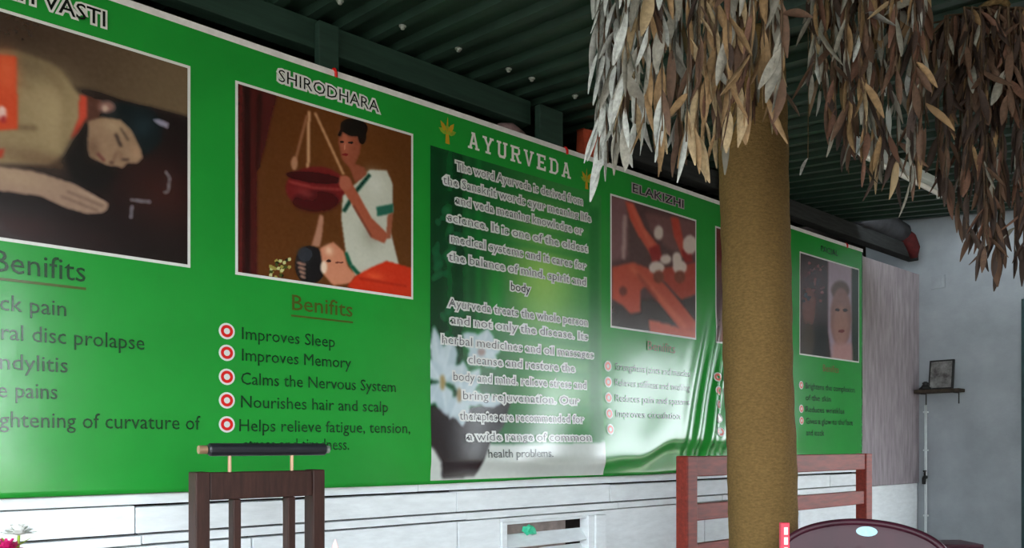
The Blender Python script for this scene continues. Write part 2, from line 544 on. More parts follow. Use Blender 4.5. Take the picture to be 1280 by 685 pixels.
# ---- painter for the printed photographs (colours in the sRGB of the print)
class Canvas:
    def __init__(self, u0, u1, z0, z1, nu, nz, base):
        self.u0, self.u1, self.z0, self.z1 = u0, u1, z0, z1
        self.uu = np.linspace(u0, u1, nu); self.zz = np.linspace(z0, z1, nz)
        self.U, self.Z = np.meshgrid(self.uu, self.zz)
        self.a = np.zeros((nz, nu, 3)); self.a[:] = base

    def blur(self, m, k):
        for _ in range(2):
            for ax in (0, 1):
                acc = m.copy(); n = 1
                for s in range(1, k + 1):
                    pads = [(0, 0), (0, 0)]; pads[ax] = (s, s)
                    q = np.pad(m, pads, mode='edge')
                    if ax == 0:
                        acc += q[:-2 * s] + q[2 * s:]
                    else:
                        acc += q[:, :-2 * s] + q[:, 2 * s:]
                    n += 2
                m = acc / n
        return m

    def mix(self, mask, col, op=1.0):
        self.a += (np.asarray(col, float) - self.a) * (mask * op)[..., None]

    def poly(self, pts, col, soft=1, op=1.0):
        pts = [W(*p) for p in pts]
        ins = np.zeros(self.U.shape, bool)
        j = len(pts) - 1
        for i in range(len(pts)):
            (xi, yi), (xj, yj) = pts[i], pts[j]
            if abs(yi - yj) > 1e-9:
                c = ((yi > self.Z) != (yj > self.Z)) & (self.U < (xj - xi) * (self.Z - yi) / (yj - yi) + xi)
                ins ^= c
            j = i
        m = ins.astype(float)
        if soft:
            m = self.blur(m, soft)
        self.mix(m, col, op)

    def ell(self, px, py, rx, ry, col, soft=1, op=1.0, rot=0.0):
        self.poly([(px + rx * math.cos(a) * math.cos(rot) - ry * math.sin(a) * math.sin(rot),
                    py + rx * math.cos(a) * math.sin(rot) + ry * math.sin(a) * math.cos(rot))
                   for a in [2 * math.pi * k / 18 for k in range(18)]], col, soft, op)

    def line(self, pts, w, col, soft=1, op=1.0):
        for (x0, y0), (x1, y1) in zip(pts[:-1], pts[1:]):
            d = math.hypot(x1 - x0, y1 - y0) or 1
            nx, ny = -(y1 - y0) / d * w / 2, (x1 - x0) / d * w / 2
            self.poly([(x0 + nx, y0 + ny), (x1 + nx, y1 + ny), (x1 - nx, y1 - ny), (x0 - nx, y0 - ny)], col, soft, op)

    def grad(self, px0, py0, px1, py1, c0, c1, op=1.0):
        a = W(px0, py0); b = W(px1, py1)
        d = (b[0] - a[0], b[1] - a[1]); L = d[0] ** 2 + d[1] ** 2
        t = np.clip(((self.U - a[0]) * d[0] + (self.Z - a[1]) * d[1]) / L, 0, 1)[..., None]
        self.a += ((1 - t) * np.asarray(c0, float) + t * np.asarray(c1, float) - self.a) * op

    def glow(self, px, py, ru, rz, col, op=1.0):
        u, z = W(px, py)
        self.mix(np.exp(-((self.U - u) / ru) ** 2 - ((self.Z - z) / rz) ** 2), col, op)

    def grain(self, s):
        n = rng.normal(0, s, self.a.shape[:2])
        self.a += self.blur(n, 1)[..., None]

    def build(self, name, layer=0.003, gain=1.05):
        cols = np.clip(lin(np.clip(self.a, 0, 255)) * gain, 0, 0.85)
        me = grid_mesh(name, self.uu, lambda u: (np.full_like(u, self.z0), np.full_like(u, self.z1)),
                       len(self.zz), layer, cols)
        return link(name, me, M_print, banner)


def photo_border(u0, u1, z0, z1, w=0.011):
    bm_layer = 0.0022
    o = quad_print('photo_border', u0 - w, u1 + w, z0 - w, z1 + w, M_halo, bm_layer, 40, 40)
    return o


PZ0, PZ1 = 1.836, 2.580
panels = {1: (0.20, 1.048), 2: (1.244, 2.058), 4: (3.42, 4.215), 5: (4.445, 5.26), 6: (5.50, 6.395)}
for k in panels:
    photo_border(panels[k][0], panels[k][1], PZ0, PZ1)

# ---- photograph 1: a person lying face down on a dark table
c = Canvas(*panels[1], PZ0, PZ1, 260, 230, (70, 52, 38))
c.grad(0, 30, 230, 130, (56, 40, 30), (104, 86, 64))
c.grad(60, 20, 200, 110, (58, 42, 32), (100, 82, 60), 0.5)
c.poly([(88, 108), (115, 113), (150, 125), (240, 147), (240, 335), (-10, 302), (-10, 196), (60, 200), (85, 180)], (26, 16, 16), 2)
c.glow(205, 240, 0.16, 0.12, (58, 26, 22), 0.8)
c.glow(20, 285, 0.16, 0.05, (50, 22, 20), 0.8)
c.glow(110, 300, 0.10, 0.04, (36, 18, 18), 0.7)
skin = (134, 115, 84)
c.poly([(-10, 62), (20, 64), (58, 78), (76, 88), (96, 116), (104, 122), (101, 150), (89, 175), (80, 196), (58, 206), (-10, 206)], skin, 2)
c.glow(72, 140, 0.08, 0.12, (160, 140, 104), 0.8)
c.glow(30, 80, 0.10, 0.05, (96, 80, 58), 0.7)
c.glow(50, 200, 0.12, 0.03, (100, 76, 54), 0.7)
c.line([(20, 160), (46, 161)], 5, (92, 72, 50), 2, 0.8)
c.line([(22, 104), (40, 110)], 6, (120, 98, 70), 2, 0.6)
c.line([(60, 84), (84, 128), (80, 188)], 10, (118, 98, 70), 4, 0.6)
c.line([(26, 120), (60, 150), (70, 190)], 8, (150, 130, 96), 4, 0.6)
c.poly([(-10, 68), (20, 71), (22, 162), (-10, 164)], (186, 66, 34), 1)
c.glow(8, 90, 0.03, 0.06, (206, 92, 54), 0.7)
c.ell(2, 142, 6, 9, (208, 170, 160), 1); c.ell(4, 150, 4, 5, (150, 40, 40), 1)
c.poly([(-10, 190), (6, 186), (2, 198), (-10, 198)], (160, 54, 36), 1)
c.poly([(108, 120), (128, 126), (124, 146), (110, 158), (104, 150)], (80, 48, 38), 1)
c.poly([(99, 118), (108, 121), (108, 148), (98, 168), (88, 174), (98, 148)], (184, 66, 46), 1)
c.poly([(128, 126), (150, 128), (188, 136), (204, 152), (200, 180), (180, 196), (168, 170), (150, 150), (128, 146)], (16, 22, 25), 1)
c.glow(178, 158, 0.03, 0.04, (34, 50, 56), 0.7)
c.poly([(96, 168), (112, 150), (112, 200), (150, 214), (130, 240), (90, 232), (78, 200)], (20, 14, 14), 3)
c.poly([(110, 152), (126, 147), (150, 150), (164, 163), (176, 188), (178, 198), (170, 205), (160, 204), (152, 211), (144, 208), (134, 208), (120, 201), (111, 196), (109, 175)], (140, 112, 88), 1)
c.glow(142, 158, 0.035, 0.022, (164, 138, 108), 0.8)
c.glow(169, 192, 0.018, 0.025, (166, 130, 102), 0.7)
c.glow(116, 186, 0.02, 0.035, (104, 78, 60), 0.8)
c.glow(150, 196, 0.014, 0.02, (122, 92, 72), 0.6)
c.ell(133, 134, 11, 8, (136, 98, 88), 2); c.ell(131, 136, 4, 4, (180, 152, 134), 1)
c.line([(144, 168), (151, 184)], 4, (50, 38, 33), 1, 0.9); c.line([(150, 160), (160, 176)], 2.5, (74, 58, 47), 1, 0.9)
c.line([(151, 200), (161, 200)], 3, (62, 45, 38), 1, 0.9)
c.line([(146, 190), (139, 205)], 3, (112, 84, 66), 1, 0.8); c.ell(139, 204, 3, 2, (70, 46, 38), 1, 0.8)
c.line([(121, 192), (130, 202)], 4, (98, 52, 46), 1, 0.9)
c.poly([(190, 150), (198, 149), (211, 154), (210, 161), (200, 158)], (136, 130, 146), 1)
c.poly([(-10, 208), (38, 214), (60, 220), (92, 230), (118, 244), (136, 255), (134, 262), (128, 267), (108, 268), (80, 260), (50, 246), (-10, 238)], (142, 116, 98), 1)
c.glow(20, 222, 0.10, 0.03, (160, 136, 110), 0.7)
c.line([(84, 240), (128, 258)], 2, (96, 72, 62), 1, 0.8); c.line([(76, 246), (122, 264)], 2, (96, 72, 62), 1, 0.8)
c.line([(96, 238), (132, 254)], 2, (172, 146, 128), 1, 0.6)
c.line([(206, 214), (212, 222), (210, 240), (204, 241)], 3, (120, 118, 122), 1)
c.line([(162, 250), (188, 253)], 4, (110, 106, 112), 1); c.line([(165, 256), (163, 274)], 4, (112, 108, 116), 1)
c.grain(5); c.build('printed_photo')

# ---- photograph 2: oil bowl on cords, attendant and reclining person
c = Canvas(*panels[2], PZ0, PZ1, 250, 240, (88, 48, 20))
c.grad(330, 120, 500, 350, (84, 44, 18), (92, 54, 24))


def q(x, y):
    return (270 + x * 0.4965, 60 + y * 0.4964)


def qs(*pts):
    return [q(*p) for p in pts]


c.glow(*q(330, 250), 0.25, 0.2, (104, 58, 24), 0.6)
c.poly(qs((40, 80), (155, 120), (140, 180), (125, 250), (105, 310), (104, 590), (40, 590)), (70, 22, 20), 1)
c.poly(qs((72, 90), (88, 95), (86, 580), (70, 580)), (36, 12, 12), 1)
c.poly(qs((104, 110), (118, 115), (110, 300), (100, 310)), (44, 14, 12), 1)
c.line(qs((62, 95), (60, 575)), 2, (104, 40, 36), 1, 0.7)
c.line(qs((235, 158), (232, 330)), 3.6, (196, 148, 108), 1)
c.line(qs((250, 162), (322, 318)), 3.0, (186, 136, 96), 1)
c.line(qs((230, 170), (196, 300)), 3.0, (150, 100, 70), 1)
c.ell(*q(198, 290), 4, 9, (170, 120, 90), 1)
c.ell(*q(252, 352), 38, 27, (104, 26, 26), 1)
c.ell(*q(252, 385), 30, 14, (64, 14, 16), 2, 0.9)
c.ell(*q(248, 326), 36, 7, (58, 14, 16), 1, 1, 0.12)
c.line(qs((184, 336), (250, 352), (316, 356)), 3, (150, 58, 54), 1, 0.8)
c.glow(*q(225, 365), 0.04, 0.02, (150, 60, 58), 0.6)
# attendant
c.poly(qs((320, 372), (388, 306), (430, 308), (444, 340), (446, 412), (434, 440), (460, 545), (430, 566), (350, 575), (328, 520), (316, 430)), (186, 186, 170), 1)
c.glow(*q(390, 470), 0.05, 0.06, (150, 146, 130), 0.8)
c.glow(*q(400, 340), 0.05, 0.05, (206, 206, 194), 0.8)
c.line(qs((388, 318), (352, 362), (322, 412)), 5, (20, 60, 46), 1)
c.poly(qs((404, 400), (446, 392), (446, 416), (406, 424)), (36, 92, 74), 1)
c.line(qs((326, 515), (340, 548), (362, 572)), 5, (24, 84, 60), 1)
c.poly(qs((432, 420), (446, 414), (440, 480), (428, 480)), (146, 84, 60), 1)
c.poly(qs((310, 206), (345, 196), (368, 226), (362, 268), (350, 292), (374, 300), (380, 318), (352, 340), (336, 300), (318, 280), (310, 240)), (140, 74, 52), 1)
c.glow(*q(326, 236), 0.02, 0.05, (176, 100, 76), 0.8)
c.ell(*q(348, 200), 17, 11, (18, 12, 10), 1, 1, 0.15); c.ell(*q(368, 222), 5, 10, (22, 14, 12), 1); c.line(qs((340, 192), (316, 206), (311, 222)), 4, (26, 16, 14), 1)
c.ell(*q(318, 236), 3, 1.5, (40, 20, 18), 0); c.ell(*q(340, 238), 3.5, 1.5, (40, 20, 18), 0)
c.ell(*q(326, 268), 4, 1.8, (120, 34, 34), 0); c.line(qs((326, 240), (324, 256)), 1.5, (190, 120, 92), 0)
c.poly(qs((312, 322), (330, 322), (350, 352), (392, 428), (434, 470), (424, 492), (392, 478), (342, 392), (316, 352)), (156, 80, 56), 1)
c.line(qs((346, 396), (392, 476)), 2, (96, 44, 30), 1, 0.8)
c.ell(*q(326, 340), 8, 9, (164, 92, 70), 1)
# reclining person
c.poly(qs((262, 418), (272, 424), (268, 470), (262, 500), (240, 500), (252, 460)), (170, 120, 96), 1)
c.ell(*q(238, 546), 19, 24, (24, 22, 24), 1); c.ell(*q(225, 520), 10, 10, (48, 50, 56), 1)
c.poly(qs((262, 504), (296, 488), (322, 512), (332, 548), (352, 572), (340, 592), (296, 598), (272, 570)), (196, 128, 98), 1)
c.glow(*q(285, 510), 0.02, 0.02, (232, 190, 160), 0.9)
c.line(qs((300, 540), (322, 540)), 2, (92, 46, 38), 0, 0.8); c.ell(*q(284, 536), 3, 2, (60, 30, 26), 0)
c.ell(*q(272, 552), 4, 8, (226, 200, 176), 1)
c.poly(qs((330, 600), (352, 574), (392, 552), (430, 536), (500, 556), (500, 640), (360, 612)), (192, 48, 24), 1)
c.glow(*q(400, 575), 0.05, 0.02, (222, 84, 46), 0.8); c.line(qs((360, 580), (480, 600)), 3, (146, 30, 18), 1, 0.6)
for k in range(4):
    c.line(qs((204 + k * 3, 540 + k * 11), (226, 546 + k * 11)), 3, (168, 126, 108), 1)
for k in range(26):
    c.ell(*q(random.uniform(136, 188), random.uniform(528, 578)), 2.2, 2.2, random.choice([(150, 140, 70), (40, 40, 20), (190, 190, 130), (60, 70, 30)]), 0)
c.grain(5); c.build('printed_photo')

# ---- centre panel: leaves and light with a stone bowl of white flowers
A0, A1 = 2.165, 3.335
c = Canvas(A0, A1, 0.985, 2.562, 220, 290, (30, 110, 44))
c.grad(537, 350, 750, 350, (8, 60, 28), (44, 130, 56))
c.glow(680, 350, 0.26, 0.36, (150, 196, 96), 0.95)
c.glow(700, 480, 0.3, 0.26, (104, 170, 96), 0.8)
c.glow(620, 372, 0.06, 0.2, (24, 140, 44), 0.8)
for x_, w_2, cc in ((548, 10, (8, 48, 24)), (562, 6, (16, 84, 40)), (572, 5, (6, 40, 22)), (584, 4, (40, 110, 56)), (598, 5, (18, 120, 44))):
    c.line([(x_, 190), (x_, 500)], w_2, cc, 2, 0.75)
c.line([(742, 260), (742, 560)], 12, (24, 104, 44), 2, 0.7)
for y0, y1 in ((222, 255), (246, 282), (268, 303), (292, 322), (412, 432), (436, 448), (460, 470), (506, 512), (536, 540)):
    c.line([(580, y0), (735, y1)], 9, (14, 112, 40), 2, 0.45)
for k in range(30):
    c.ell(random.uniform(540, 575), random.uniform(230, 420), random.uniform(3, 7), random.uniform(4, 10), random.choice([(8, 44, 26), (26, 96, 60), (40, 112, 70)]), 1, 0.6, random.uniform(-1, 1))
# surface and bowl
c.poly([(520, 560), (560, 552), (640, 556), (760, 552), (760, 612), (520, 612)], (188, 194, 188), 1)
c.glow(690, 575, 0.2, 0.03, (160, 166, 156), 0.7)
c.poly([(530, 508), (580, 512), (640, 500), (637, 508), (628, 534), (612, 552), (604, 572), (598, 588), (592, 596), (552, 598), (550, 578), (540, 560), (530, 552)], (40, 34, 37), 1)
c.line([(585, 503), (640, 500)], 7, (70, 62, 78), 1)
c.glow(580, 540, 0.06, 0.03, (56, 48, 52), 0.8)
def petal(x, y, dx, dy, w):
    px_, py_ = -dy, dx
    L_ = math.hypot(dx, dy); px_, py_ = px_ / L_ * w, py_ / L_ * w
    P_ = [(x, y), (x + dx * .3 + px_, y + dy * .3 + py_), (x + dx * .65 + px_ * .9, y + dy * .65 + py_ * .9), (x + dx, y + dy),
          (x + dx * .65 - px_ * .9, y + dy * .65 - py_ * .9), (x + dx * .3 - px_, y + dy * .3 - py_)]
    c.poly(P_, (186, 200, 206), 1, 0.96)
    c.poly([P_[0], P_[1], P_[2], P_[3]], (160, 178, 188), 1, 0.55)
    c.line([(x, y), (x + dx * .8, y + dy * .8)], 1.6, (214, 224, 226), 1, 0.7)


for a_ in ((552, 478, -10, -72, 9), (552, 478, 14, -58, 12), (552, 478, -18, -30, 10), (552, 478, -16, 28, 11), (552, 478, 6, 42, 12), (552, 478, 24, -22, 11),
           (575, 494, 26, -34, 11), (575, 494, 34, 6, 10), (575, 494, 2, 40, 11), (575, 494, -14, 30, 10), (575, 494, 4, -44, 10),
           (604, 438, -26, -22, 11), (604, 438, 6, -28, 11), (604, 438, 26, -8, 10), (604, 438, 16, 22, 10), (604, 438, -18, 18, 11), (596, 500, 36, 2, 8)):
    petal(*a_)
c.ell(553, 478, 3.5, 10, (150, 130, 84), 1); c.ell(574, 494, 3.5, 9, (150, 128, 92), 1); c.ell(602, 440, 5, 5, (150, 132, 128), 1)
c.grain(4); c.build('printed_picture', 0.0024)

# ---- photograph 4: herbal pouch massage
c = Canvas(*panels[4], PZ0, PZ1, 120, 130, (84, 58, 58))


def q(x, y):
    return (750 + x * 0.3063, 220 + y * 0.3066)


c.poly(qs((40, 80), (110, 100), (110, 330), (40, 350)), (120, 84, 86), 2)
c.poly(qs((180, 150), (400, 190), (400, 330), (280, 300), (200, 220)), (112, 74, 74), 2)
c.line(qs((98, 160), (92, 340)), 5, (170, 140, 136), 1, 0.8)
c.poly(qs((40, 520), (200, 500), (400, 480), (400, 670), (40, 630)), (60, 46, 44), 2)
sk = (180, 76, 56)
c.poly(qs((45, 372), (130, 352), (200, 380), (260, 440), (330, 520), (395, 600), (395, 662), (345, 650), (240, 520), (180, 450), (160, 470), (160, 555), (120, 562), (90, 530), (45, 500)), sk, 1)
c.poly(qs((200, 380), (300, 370), (395, 350), (395, 480), (330, 505), (270, 440)), (160, 64, 50), 1)
c.poly(qs((195, 588), (260, 600), (395, 640), (395, 670), (200, 640)), (190, 82, 60), 1)
c.line(qs((120, 370), (200, 450), (350, 620)), 6, (206, 104, 76), 2, 0.8)
c.line(qs((150, 400), (180, 440), (230, 510)), 4, (110, 40, 34), 2, 0.7)
c.poly(qs((100, 105), (132, 112), (180, 215), (232, 280), (244, 330), (222, 352), (190, 300), (150, 240), (120, 180)), (190, 78, 60), 1)
c.poly(qs((285, 165), (320, 175), (338, 260), (372, 316), (366, 345), (335, 330), (300, 250)), (176, 66, 52), 1)
c.line(qs((120, 115), (170, 220), (215, 300)), 4, (214, 108, 84), 2, 0.7)
c.poly(qs((196, 296), (240, 278), (250, 340), (210, 356)), (140, 36, 36), 1)
c.poly(qs((330, 300), (366, 296), (380, 350), (345, 356)), (136, 36, 36), 1)
for (x, y, rx, ry) in ((236, 232, 6, 9), (228, 374, 10, 8), (266, 340, 7, 6), (312, 340, 6, 9), (324, 372, 9, 9), (366, 280, 9, 12)):
    c.ell(*q(x, y), rx, ry, (206, 186, 176), 1)
for (x, y) in ((236, 412), (324, 412)):
    c.ell(*q(x, y), 7, 8, (120, 62, 46), 1)
c.ell(*q(90, 470), 5, 6, (110, 50, 40), 1)
c.grain(6); c.build('printed_photo')

# ---- photograph 5: mostly behind the pillar
c = Canvas(*panels[5], PZ0, PZ1, 80, 80, (84, 60, 58))
c.glow(897, 310, 0.12, 0.2, (120, 58, 52), 0.8); c.glow(899, 380, 0.08, 0.1, (70, 44, 52), 0.8)
c.poly([(895, 286), (905, 290), (908, 330), (896, 326)], (96, 36, 34), 2)
c.poly([(915, 300), (985, 340), (985, 400), (940, 430), (900, 440)], (150, 82, 62), 3)
c.ell(950, 330, 20, 22, (40, 26, 26), 2)
c.grain(6); c.build('printed_photo')

# ---- photograph 6: head of dark hair beside a pale face with a paste mask
c = Canvas(*panels[6], PZ0, PZ1, 90, 110, (58, 42, 40))


def q(x, y):
    return (985 + x * 0.438, 280 + y * 0.438)


c.poly(qs((30, 80), (115, 100), (115, 390), (30, 390)), (52, 38, 36), 1)
c.ell(*q(70, 170), 15, 28, (74, 44, 44), 2); c.ell(*q(60, 240), 9, 26, (104, 64, 56), 2)
for k in range(50):
    c.ell(*q(random.uniform(45, 105), random.uniform(110, 220)), 2, 2, random.choice([(104, 66, 66), (40, 28, 30), (84, 54, 56), (50, 60, 70)]), 0)
c.poly(qs((75, 290), (112, 290), (112, 385), (70, 385)), (34, 30, 28), 1); c.ell(*q(58, 330), 8, 22, (70, 58, 46), 2)
c.poly(qs((113, 100), (182, 118), (182, 400), (126, 400), (113, 300)), (150, 132, 146), 1)
c.poly(qs((182, 118), (200, 122), (200, 400), (182, 400)), (36, 50, 36), 1)
c.ell(*q(148, 190), 11, 12, (92, 74, 70), 1)
c.ell(*q(150, 268), 13, 38, (134, 100, 94), 1); c.ell(*q(150, 290), 9, 26, (152, 114, 104), 2)
c.ell(*q(140, 245), 3, 2, (60, 40, 40), 0); c.ell(*q(162, 246), 3, 2, (60, 40, 40), 0); c.ell(*q(151, 306), 4, 2, (110, 60, 60), 0)
c.poly(qs((128, 340), (180, 340), (182, 400), (124, 400)), (170, 128, 126), 2)
c.grain(6); c.build('printed_photo')

# ---- lettering of panel 1
text('title_text', 'KATI VASTI', 0.385, 0.760, 2.636, 0.056, M_ink, 0.005, 0.008, M_halo, 0.10)
text('heading_text', 'Benifits', W(-10, 340)[0], W(106, 340)[0], 1.722, 0.076, M_inkgreen)
quad_print('underline', W(-10, 340)[0], W(107, 340)[0], 1.694, 1.703, M_olive, 0.003)


def fit_tail(full, tail, ut0, ut1):
    """left end for `full` so that its ending `tail` covers ut0..ut1"""
    a = glyph_mesh(full); b = glyph_mesh(tail)
    wa = max(v.co.x for v in a.vertices) - min(v.co.x for v in a.vertices)
    wb = max(v.co.x for v in b.vertices) - min(v.co.x for v in b.vertices)
    return ut1 - (ut1 - ut0) * wa / wb


for full, tail, ut0, px1, zb in (('Relieves back pain', 'ck pain', 0.442, 82, 1.596), ('Intervertebral disc prolapse', 'ral disc prolapse', 0.446, 180, 1.500),
                                 ('Spondylitis', 'ndylitis', 0.442, 84, 1.402), ('Knee pains', 'pains', 0.486, 71, 1.309),
                                 ('Straightening of curvature of', 'ghtening of curvature of', 0.440, 250, 1.211)):
    u1 = W(px1, 450)[0]
    text('list_text', full, max(fit_tail(full, tail, ut0, u1), -0.6), u1, zb, 0.055, M_inkgreen, 0.005)

# ---- panel 2
text('title_text', 'SHIRODHARA', 1.412, 1.885, 2.640, 0.052, M_ink, 0.005, -0.004, M_halo, 0.11)
text('heading_text', 'Benifits', 1.472, 1.752, 1.712, 0.066, M_olive, 0.005, 0.006)
quad_print('underline', 1.468, 1.756, 1.684, 1.692, M_olive, 0.003)


def disc(name, u, z, r0, r1, m, layer, n=20):
    """printed ring (r0 > 0) or dot on the vinyl"""
    bm = bmesh.new()

    def v(r, k):
        a = 2 * math.pi * k / n
        uu, zz = u + r * math.cos(a), z + r * math.sin(a)
        return bm.verts.new((uu, -(float(disp(uu, zz)) + layer), zz))
    outer = [v(r1, k) for k in range(n)]
    if r0 > 0:
        inner = [v(r0, k) for k in range(n)]
        for k in range(n):
            bm.faces.new((outer[k], outer[(k + 1) % n], inner[(k + 1) % n], inner[k]))
    else:
        bm.faces.new(outer)
    me = bpy.data.meshes.new(name); bm.to_mesh(me); bm.free()
    return link(name, me, m, banner)


def bullet(u, z, r, red, pale):
    d = disc('bullet_mark', u, z, 0, r, pale, 0.003)
    ring = disc('bullet_ring', u, z, r * 0.38, r * 0.76, red, 0.0044)
    ring.parent = d


items2 = [('Improves Sleep', 1.259, 1.667, 1.598), ('Improves Memory', 1.259, 1.745, 1.513), ('Calms the Nervous System', 1.255, 1.973, 1.419),
          ('Nourishes hair and scalp', 1.255, 1.932, 1.327), ('Helps relieve fatigue, tension,', 1.248, 2.050, 1.233)]
for s, a, b, z in items2:
    bullet(1.199, z, 0.032, M_red, M_halo)
    text('list_text', s, a, b, z - 0.026, 0.050, M_inkgreen, 0.005)
text('list_text', 'stress and tiredness.', 1.265, 1.735, 1.132, 0.050, M_inkgreen, 0.005)


# ---- panel 3: slab serif title built stroke by stroke
def slab_word(word, u0, u1, z, cap, m, layer):
    t = 0.20; sf = 0.13
    G = {
        'A': [[(0.08, 0), (0.28, 0), (0.56, 1), (0.40, 1)], [(0.72, 0), (0.92, 0), (0.60, 1), (0.44, 1)], [(0.28, 0.28), (0.72, 0.28), (0.68, 0.42), (0.32, 0.42)],
              [(0, 0), (0.38, 0), (0.38, sf), (0, sf)], [(0.62, 0), (1, 0), (1, sf), (0.62, sf)], [(0.3, 1 - sf), (0.62, 1 - sf), (0.62, 1), (0.3, 1)]],
        'Y': [[(0.40, 0), (0.60, 0), (0.60, 0.5), (0.40, 0.5)], [(0.40, 0.45), (0.58, 0.45), (0.28, 1), (0.06, 1)], [(0.42, 0.45), (0.60, 0.45), (0.94, 1), (0.74, 1)],
              [(0.26, 0), (0.74, 0), (0.74, sf), (0.26, sf)], [(0, 1 - sf), (0.38, 1 - sf), (0.38, 1), (0, 1)], [(0.64, 1 - sf), (1, 1 - sf), (1, 1), (0.64, 1)]],
        'U': [[(0.12, 0.18), (0.32, 0.18), (0.32, 1), (0.12, 1)], [(0.68, 0.18), (0.88, 0.18), (0.88, 1), (0.68, 1)], [(0.12, 0.2), (0.25, 0), (0.75, 0), (0.88, 0.2), (0.68, 0.22), (0.6, 0.16), (0.4, 0.16), (0.32, 0.22)],
              [(0, 1 - sf), (0.42, 1 - sf), (0.42, 1), (0, 1)], [(0.58, 1 - sf), (1, 1 - sf), (1, 1), (0.58, 1)]],
        'R': [[(0.12, 0), (0.34, 0), (0.34, 1), (0.12, 1)], [(0.3, 0.86), (0.7, 0.86), (0.9, 1), (0.3, 1)], [(0.68, 1), (0.92, 0.86), (0.92, 0.58), (0.72, 0.46), (0.68, 0.58), (0.74, 0.66), (0.74, 0.8)],
              [(0.3, 0.44), (0.74, 0.44), (0.74, 0.58), (0.3, 0.58)], [(0.48, 0.46), (0.70, 0.46), (0.96, 0), (0.74, 0)], [(0, 0), (0.46, 0), (0.46, sf), (0, sf)], [(0, 1 - sf), (0.3, 1 - sf), (0.3, 1), (0, 1)], [(0.72, 0), (1.04, 0), (1.04, sf), (0.72, sf)]],
        'V': [[(0.06, 1), (0.28, 1), (0.58, 0), (0.42, 0)], [(0.74, 1), (0.94, 1), (0.58, 0), (0.44, 0)], [(0, 1 - sf), (0.38, 1 - sf), (0.38, 1), (0, 1)], [(0.62, 1 - sf), (1, 1 - sf), (1, 1), (0.62, 1)]],
        'E': [[(0.12, 0), (0.36, 0), (0.36, 1), (0.12, 1)], [(0, 0), (0.92, 0), (0.92, 0.16), (0, 0.16)], [(0, 0.86), (0.9, 0.86), (0.9, 1), (0, 1)], [(0.3, 0.44), (0.72, 0.44), (0.72, 0.58), (0.3, 0.58)],
              [(0.76, 0), (0.92, 0), (0.92, 0.3), (0.76, 0.3)], [(0.74, 0.72), (0.9, 0.72), (0.9, 1), (0.74, 1)]],
        'D': [[(0.12, 0), (0.34, 0), (0.34, 1), (0.12, 1)], [(0, 0), (0.66, 0), (0.84, 0.14), (0, 0.14)], [(0, 0.86), (0.84, 0.86), (0.66, 1), (0, 1)], [(0.66, 0), (0.94, 0.24), (0.94, 0.76), (0.66, 1), (0.6, 0.88), (0.74, 0.72), (0.74, 0.28), (0.6, 0.12)]],
    }
    n = len(word); adv = (u1 - u0) / (n - 0.22); cw = adv * 0.78
    for i, ch in enumerate(word):
        bm = bmesh.new()
        for kx, pl in enumerate(G[ch]):
            vs_ = []
            for (x, y) in pl:
                uu = u0 + i * adv + x * cw; zz = z + y * cap
                vs_.append(bm.verts.new((uu, -(float(disp(uu, zz)) + layer + 0.00008 * kx), zz)))
            bm.faces.new(vs_)
        me = bpy.data.meshes.new('title_letter'); bm.to_mesh(me); bm.free()
        link('title_letter', me, m, banner)


slab_word('AYURVEDA', 2.386, 3.094, 2.604, 0.082, M_white, 0.003)
lines3 = [('The word Ayurveda is derived from', 569, 727, 2.497), ('the Sanskrit words ayur meaning life', 553, 737, 2.414), ('and veda meaning knowledge or', 569, 727, 2.333),
          ('science. It is one of the oldest', 559, 733, 2.241), ('medical systems and it cares for', 563, 731, 2.143), ('the balance of mind, spirit and', 560, 731, 2.054),
          ('body', 638, 662, 1.962), ('Ayurveda treats the whole person', 560, 733, 1.832), ('and not only the disease. Its', 563, 733, 1.753),
          ('herbal medicines and oil massages', 552, 740, 1.655), ('cleanse and restore the', 585, 717, 1.570), ('body and mind, relieve stress and', 566, 731, 1.482),
          ('bring rejuvenation. Our', 578, 722, 1.393), ('therapies are recommended for', 573, 727, 1.293), ('a wide range of common', 582, 734, 1.193), ('health problems.', 608, 690, 1.108)]
for s, p0, p1, zc in lines3:
    last = zc < 1.15 or s == 'body'
    text('paragraph_text', s, W(p0, 400)[0], W(p1, 400)[0], zc - 0.018, 0.044, M_ink if last else M_greyink, 0.0055, 0.0 if last else -0.012, None if zc < 1.15 else M_halo, 0.12)


# ---- little gold plant emblems either side of the title
def emblem(u, z, s):
    root = strip('gold_emblem', [(u - 0.012 * s, z), (u + 0.014 * s, z), (u + 0.006 * s, z + 0.06 * s), (u + 0.002 * s, z + 0.13 * s), (u - 0.008 * s, z + 0.07 * s)], M_gold, 0.004)
    for a, L, m in ((2.2, 0.07, M_gold), (1.0, 0.07, M_gold), (2.75, 0.055, M_leafgreen), (0.4, 0.055, M_leafgreen), (1.6, 0.05, M_leafgreen)):
        dx, dz = math.cos(a), math.sin(a)
        b = (u, z + 0.045 * s)
        pts = []
        for t, w in ((0, 0), (0.35, 0.012), (0.7, 0.010), (1, 0)):
            pts.append((b[0] + dx * L * t * s - dz * w * s, b[1] + dz * L * t * s + dx * w * s))
        for t, w in ((0.7, 0.010), (0.35, 0.012)):
            pts.append((b[0] + dx * L * t * s + dz * w * s, b[1] + dz * L * t * s - dx * w * s))
        strip('emblem_leaf', pts, m, 0.005).parent = root


emblem(2.262, 2.592, 1.0); emblem(3.215, 2.575, 0.9)

